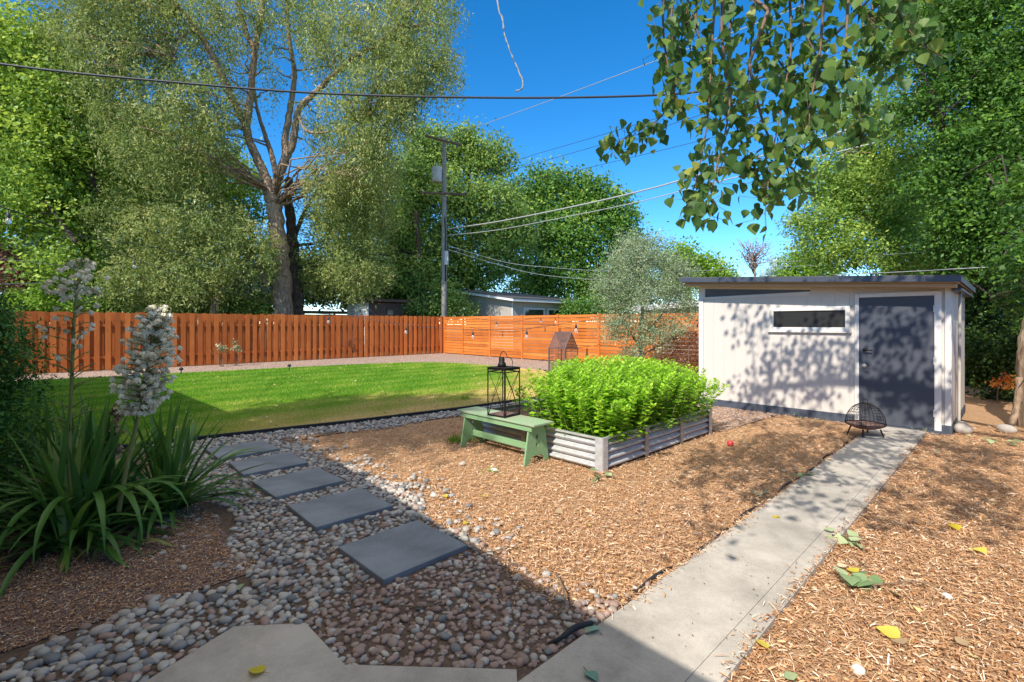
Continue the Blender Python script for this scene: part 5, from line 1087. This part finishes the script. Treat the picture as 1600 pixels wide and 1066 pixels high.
for ia in np.arange(-2.0, 8.4, cell):
    for ib in np.arange(1.5, 8.0, cell):
        a = ia+rng.uniform(-.4,.4)*cell; b = ib+rng.uniform(-.4,.4)*cell
        if on_hard(a, b): continue
        lowb = b < 2.75+0.12*math.sin(a*5)
        bl = b_lo(a)
        e1 = 2.24+0.14*math.sin(b*2.1)+0.10*math.sin(b*5.3)+(0.25 if 4 < b < 6 else 0)
        inmain = (0.98+0.12*math.sin(b*3.1) < a < e1) and b < bl-0.05
        front = a <= 1.1 and b < 3.30+0.09*math.sin(a*4)+0.03*rng.standard_normal() and b > 1.6
        strip = a >= 1.0 and bl-0.62+0.1*math.sin(a*3) < b < bl-0.05
        beyond = e1 <= a < e1+0.45 and b < bl-0.05 and rng.random() < 0.30*(1-(a-e1)/0.45)
        stray = b > 3.3 and 0.55 < a < 1.0 and b < 6 and rng.random() < 0.08
        if strip and a > 2.8 and rng.random() < 0.25: continue
        if not (inmain or front or strip or beyond or stray): continue
        y_ = a*D1[1]+b*D2[1]
        if y_ < 1.9: continue
        if lowb and a > 0.95:
            r = abs(rng.normal(0.018, 0.005)); t = rng.uniform(0.70, 1.0) if rng.random() < 0.68 else rng.uniform(0, 0.7)
        elif front:
            r = abs(rng.normal(0.0225, 0.008)); t = rng.uniform(0, 0.72) if rng.random() < 0.88 else rng.uniform(.72,1)
        else:
            r = abs(rng.normal(0.021, 0.0058)); t = rng.uniform(0, 0.66) if rng.random() < 0.85 else rng.uniform(.66,1)
        try_add(a, b, max(0.011, r), t)
        if rng.random() < (0.9 if lowb else 0.45):
            q1, q2 = a+rng.uniform(-.5,.5)*cell, b+rng.uniform(-.5,.5)*cell
            if not on_hard(q1, q2): try_add(q1, q2, max(0.008, abs(rng.normal(0.013,0.004))), rng.uniform(0.6,1.0) if lowb else rng.uniform(0.05,0.8))
mb = MB(); stones(mb, np.array(CS), np.array(RS), np.array(TS)); kind(mb.build('pebbles', M['pebbles']), 'stuff', 'rounded grey, white and pink river pebbles')
print('pebbles', len(CS))

def scatter(n, amin, amax, bmin, bmax, ref, pw):
    a = rng.uniform(amin, amax, n); b = rng.uniform(bmin, bmax, n); x = a*D1[0]+b*D2[0]; y = a*D1[1]+b*D2[1]
    k = (y > 1.9) & (abs(x)/y < 1.15) & (rng.random(n) < np.minimum(1, (ref/np.maximum(y,.1))**pw)); return a[k], b[k]
a, b = scatter(760000, -2.5, 10.5, -3.6, 7.2, 3.6, 1.6)
pe_ = rng.exponential(0.022, len(a))
inb = np.array([(0.885+pz < q < 1.5-pz) or (4.3-0.03 < p < 6.97 and 3.05 < q < 5.43) or (9.28 < p and 0.6 < q < 4.4) for p, q, pz in zip(a, b, pe_)])
edge = 2.32+0.14*np.sin(b*2.1)+0.10*np.sin(b*5.3)+np.where((b>4)&(b<6),0.25,0)
ok = (~inb) & ((b < 0.885) | (a > edge-rng.exponential(0.13, len(a))) | ((a < 0.95+0.05*np.sin(b*6)) & (b > 3.35))) & (b < np.array([b_lo(q) for q in a])-0.08)
a, b = a[ok], b[ok]; n = len(a)
L_ = np.exp(rng.normal(-3.75, 0.45, n)); W_ = np.minimum(L_*0.6, np.exp(rng.normal(-5.15, 0.4, n)))
lg = rng.random(n) < 0.07; L_ = np.where(lg, rng.uniform(0.03,0.085,n), L_); W_ = np.where(lg, rng.uniform(0.0025,0.005,n), W_)
C = np.stack([a*D1[0]+b*D2[0], a*D1[1]+b*D2[1], np.where((b > 0.885) & (b < 1.5), 0.044, np.where(a < 1, 0.026, 0.010))+rng.random(n)*0.016], 1)
U = unit(np.stack([rng.normal(0,1,n), rng.normal(0,1,n), rng.normal(0,.17,n)],1)); N = np.stack([rng.normal(0,.35,n), rng.normal(0,.35,n), np.ones(n)],1); N = unit(N-U*(U*N).sum(1,keepdims=True)); Vv = np.cross(N, U)
small = (a < 1.0) & (b > 1.5); L_ = np.where(small, L_*0.5, L_); W_ = np.where(small, W_*0.8, W_)
h1 = U*L_[:,None]/2; h2 = Vv*W_[:,None]/2
bend = N*(L_*rng.uniform(0,0.12,n))[:,None]
Q = np.stack([C-h1-h2*0.6, C-h2+bend, C+h1-h2*0.5, C+h1+h2*0.5, C+h2+bend, C-h1+h2*0.6], 1)
mb = MB(); mb.raw(Q.reshape(-1,3), (np.arange(n*6).reshape(n,6)[:, [0,1,4,5,1,2,3,4]]).ravel(), np.full(n*2,4), np.repeat(np.clip(rng.beta(2.2,2.0,n)+np.where(rng.random(n)<.06,.35,0)+np.where(lg,.3,0),0,1),2))
kind(mb.build('wood_chips', M['chips']), 'stuff', 'shredded bark chips scattered over the mulch'); print('chips', n)
# litter of tiny dry leaves and crumbs
a, b = scatter(3600, 1.2, 9.8, -3.2, 5.5, 3.6, 0.8)
ok = np.array([not(4.27 < p < 6.97 and 3.0 < q < 5.45) and (p > 2.5 or q < 1.5) for p, q in zip(a,b)]) & (rng.random(len(a)) < np.where(b < 1.2, 0.75, 0.4)); a, b = a[ok], b[ok]; n = len(a)
onp = (b > 0.885) & (b < 1.5)
C = np.stack([a*D1[0]+b*D2[0], a*D1[1]+b*D2[1], np.where(onp, 0.043, 0.022)],1); N = unit(np.stack([rng.normal(0,.2,n), rng.normal(0,.2,n), np.ones(n)],1)); U = rsph(n); U = unit(U-N*(U*N).sum(1,keepdims=True))
Ll = np.where(onp, 0.012, 0.035)*(0.5+rng.random(n))
m2 = 150; a2 = rng.uniform(1.0, 11, m2); b2_ = np.array([b_lo(q)+0.3+(b_hi(q)-b_lo(q)-0.6)*rng.random()**1.6 for q in a2])          # pale leaves lying on the lawn
C = np.vstack([C, np.stack([a2*D1[0]+b2_*D2[0], a2*D1[1]+b2_*D2[1], np.full(m2, 0.055)],1)]); N = np.vstack([N, unit(np.stack([rng.normal(0,.4,m2), rng.normal(0,.4,m2)-0.2, np.ones(m2)],1))]); U = np.vstack([U, rsph(m2)]); U = unit(U-N*(U*N).sum(1,keepdims=True)); Ll = np.concatenate([Ll, rng.uniform(.04,.08,m2)]); onp = np.concatenate([onp, np.zeros(m2, bool)]); n += m2
mb = MB(); mb.quads(leaf_quads(C,U,N,Ll,Ll*0.6), np.where(onp, 0.15*rng.random(n), rng.random(n))); kind(mb.build('leaf_litter', M['litter']), 'stuff', 'small dry leaf crumbs on mulch, lawn and path')
def stain_spots():
    a, b = scatter(900, 1.8, 6.5, 0.93, 1.47, 3.0, 0.5); k = rng.random(len(a)) < 0.25+0.5*np.exp(-((a-3.6)/0.5)**2); return a[k], b[k]

# ------------------------------------------------------------------ individual fallen leaves, stones, twigs, apple
def fallen(px, py, mat, size, label, z=0.03, curl=0.3, cat='leaf', group=None):
    c = G(px, py, z); m_ = MB(); az = rng.uniform(0, 2*math.pi)
    U = unit(np.array([[math.cos(az), math.sin(az), rng.uniform(-.1,.2)]])); N = np.array([[rng.normal(0,.25), rng.normal(0,.25), 1.0]]); N = unit(N-U*(U*N).sum(1,keepdims=True))
    heart_leaves(m_, c[None], U, N, np.array([size]), np.array([rng.uniform(.4,.9)])); m_.tube([c, c-U[0]*size*0.5+[0,0,.005]], 0.0015, 4, 0.3)
    return tag(m_.build('fallen_leaf', M[mat], None), label, cat, group)
fg = 'fallen leaves on the ground'
for px, py, mt_, sz, lb in (
 (1407,996,'yellow_leaf',0.10,'large bright yellow leaf on the mulch near the bottom right'), (1198,1013,'yellow_leaf',0.075,'yellow leaf lying beside the lower right edge of the path'), (411,1050,'yellow_leaf',0.075,'yellow leaf lying on the shaded concrete patio corner'),
 (1488,819,'yellow_leaf',0.09,'yellow leaf on the mulch at the right in the dappled shade'), (1525,856,'yellow_leaf',0.08,'yellow leaf on sunlit mulch near the right edge'), (694,774,'yellow_leaf',0.06,'small yellow leaf on the mulch just past the shadow edge'),
 (757,776,'yellow_leaf',0.06,'pale yellow leaf on the mulch below the bench'), (1341,894,'yellow_leaf',0.075,'yellow leaf above the clump of pale green leaves on the mulch'), (1214,806,'yellow_leaf',0.06,'yellow leaf on the path where the dappled shade begins'),
 (730,816,'yellow_leaf',0.05,'little orange yellow leaf on the shadow line of the mulch'), (930,977,'teal_leaf',0.085,'blue green leaf lying at the corner of the path and pebbles'), (918,1049,'teal_leaf',0.07,'dark green leaf on the shaded part of the path'),
 (868,797,'litter',0.075,'pale tan curled leaf in the middle of the sunlit mulch'), (942,824,'litter',0.055,'small tan leaf right of the pale curled leaf'), (1412,1007,'litter',0.075,'pale beige leaf tucked against the large bright yellow leaf'), (1495,1004,'litter',0.06,'beige leaf on the mulch near the watermark corner'),
 (1310,885,'litter',0.06,'tan leaf on the mulch right of the path middle'), (374,921,'fallen_green',0.075,'light green leaf on the pebbles beside the yucca bed'), (1240,1063,'fallen_green',0.06,'green leaf at the bottom edge right of the path'), (1164,835,'litter',0.06,'tan leaf near the path edging in the sun'),
 (1095,742,'litter',0.06,'tan leaf near the right corner of the raised bed'), (1560,880,'litter',0.06,'tan leaf lying near the right edge of the picture'), (230,870,'fallen_green',0.07,'small green leaf under the yucca leaves')):
    fallen(px, py, mt_, sz, lb, 0.045 if (px, py) in ((411,1050),(918,1049),(1214,806),(930,977)) else 0.032, group=fg)
def sprig(px, py, nn, size, spr, mat, label):
    c = G(px, py, 0.03); root = thing('leaf_sprig', label, 'sprig', c); m_ = MB(); d = rng.uniform(0, 2*math.pi); tp = [c+np.array([math.cos(d)*k*spr*0.5, math.sin(d)*k*spr*0.5, 0.012]) for k in (-1.6,-.5,.6,1.4)]
    m_.tube(smoothpts(tp, 4), 0.003, 5); m_.build('stem', M['twig'], root, c)
    C = c+np.stack([rng.normal(0,spr*.6,nn), rng.normal(0,spr*.6,nn), rng.uniform(0.005,.04,nn)],1); N = unit(np.stack([rng.normal(0,.3,nn), rng.normal(0,.3,nn), np.ones(nn)],1)); U = rsph(nn); U = unit(U-N*(U*N).sum(1,keepdims=True))
    m_ = MB(); heart_leaves(m_, C, U, N, size*(.7+.5*rng.random(nn)), rng.random(nn)); m_.build('leaves', M[mat], root, c)
sprig(1357, 914, 10, 0.095, 0.10, 'fallen_green', 'clump of pale green fallen leaves on the mulch right of the path')
sprig(1325, 846, 9, 0.075, 0.09, 'fallen_green', 'wilting yellowish sprig against the right edge of the path')
sprig(938, 745, 6, 0.09, 0.09, 'fallen_green', 'dusty green leaf sprig below the near corner of the raised bed')
sprig(1187, 776, 6, 0.07, 0.09, 'teal_leaf', 'blue green leaves in the dappled shade left of the path')
sprig(1254, 741, 7, 0.07, 0.10, 'fallen_green', 'grey green leaves by the path edge near the shed')
sprig(1560, 690, 12, 0.075, 0.2, 'fallen_green', 'scattered green leaves in front of the tan trunk')
sprig(1445, 708, 7, 0.065, 0.12, 'litter', 'dry leaves by the right edge of the path near the door')
def rock(px, py, r, mat, label, n=1, cat='stone'):
    c = G(px, py); m_ = MB(); stones(m_, c[None], np.array([r]), np.array([0.5]), 0.7); return tag(m_.build('stone', M[mat], None), label, cat)
rock(771, 737, 0.05, 'white_rock', 'small chalk white stone on the mulch below the bench')
rock(722, 727, 0.045, 'rock', 'small grey stone on the mulch left of the white stone')
rock(1504, 678, 0.15, 'rock', 'rounded grey boulder against the right corner of the shed')
rock(1500, 668, 0.09, 'rock', 'smaller stone behind the grey boulder at the shed corner')
rock(1572, 676, 0.11, 'rock', 'broken grey rock at the foot of the tan trunk')
rock(1479, 936, 0.028, 'white_rock', 'tiny pale stone on the mulch at the lower right')
rock(1340, 1052, 0.03, 'white_rock', 'whitish stone on the mulch at the bottom right')
c = G(1141, 697); m_ = MB(); m_.lathe([(0.005,0.012),(0.022,0.0),(0.036,0.012),(0.041,0.035),(0.036,0.058),(0.02,0.070),(0.006,0.064)], c, 16); ap = tag(m_.build('apple', M['apple']), 'small red apple fallen on the mulch right of the raised bed', 'apple')
m_ = MB(); m_.tube([c+[0,0,.064], c+[.006,0,.085]], 0.002, 5); m_.build('stem', M['twig'], ap)
def twig(pts, r, label):
    m_ = MB(); m_.tube(smoothpts([G(*p) for p in pts], 6), r, 5, jit=0.1); tag(m_.build('twig', M['bark_t']), label, 'twig', 'fallen twigs')
twig([(555,880,.06),(553,910,.065),(546,945,.06)], 0.006, 'curved pale twig lying over the pebbles below the nearest stone slab')
twig([(560,905,.06),(575,918,.06)], 0.005, 'short twig beside the corner of the nearest stone slab')
twig([(868,895,.05),(880,920,.07),(882,940,.06),(872,960,.05)], 0.006, 'bent pale twig at the edge of the shade in front of the path')
twig([(735,850,.06),(760,862,.065),(795,855,.05)], 0.005, 'thin twig on the pebbles right of the nearest stone slab')
twig([(620,945,.05),(660,948,.06),(690,940,.05)], 0.005, 'twig lying flat on the small reddish pebbles')
twig([(1300,836,.05),(1328,838,.06),(1350,842,.05)], 0.006, 'dark twig lying at the right edge of the path')
twig([(1360,915,.05),(1420,909,.05),(1450,912,.045)], 0.004, 'long thin stem trailing from the clump of pale green leaves')
for px, py, lb in ((283,583,'left'),(452,577,'right')):
    c = G(px, py+3); m_ = MB(); m_.tube([c, c+[0,0,.16]], 0.015, 6); m_.lathe([(0.02,.14),(0.06,.16),(0.06,.2),(0.02,.24)], c, 10); tag(m_.build('garden_light', M['rubber']), f'{lb} of two little black garden spike lights on the gravel border', 'garden light', 'garden spike lights')
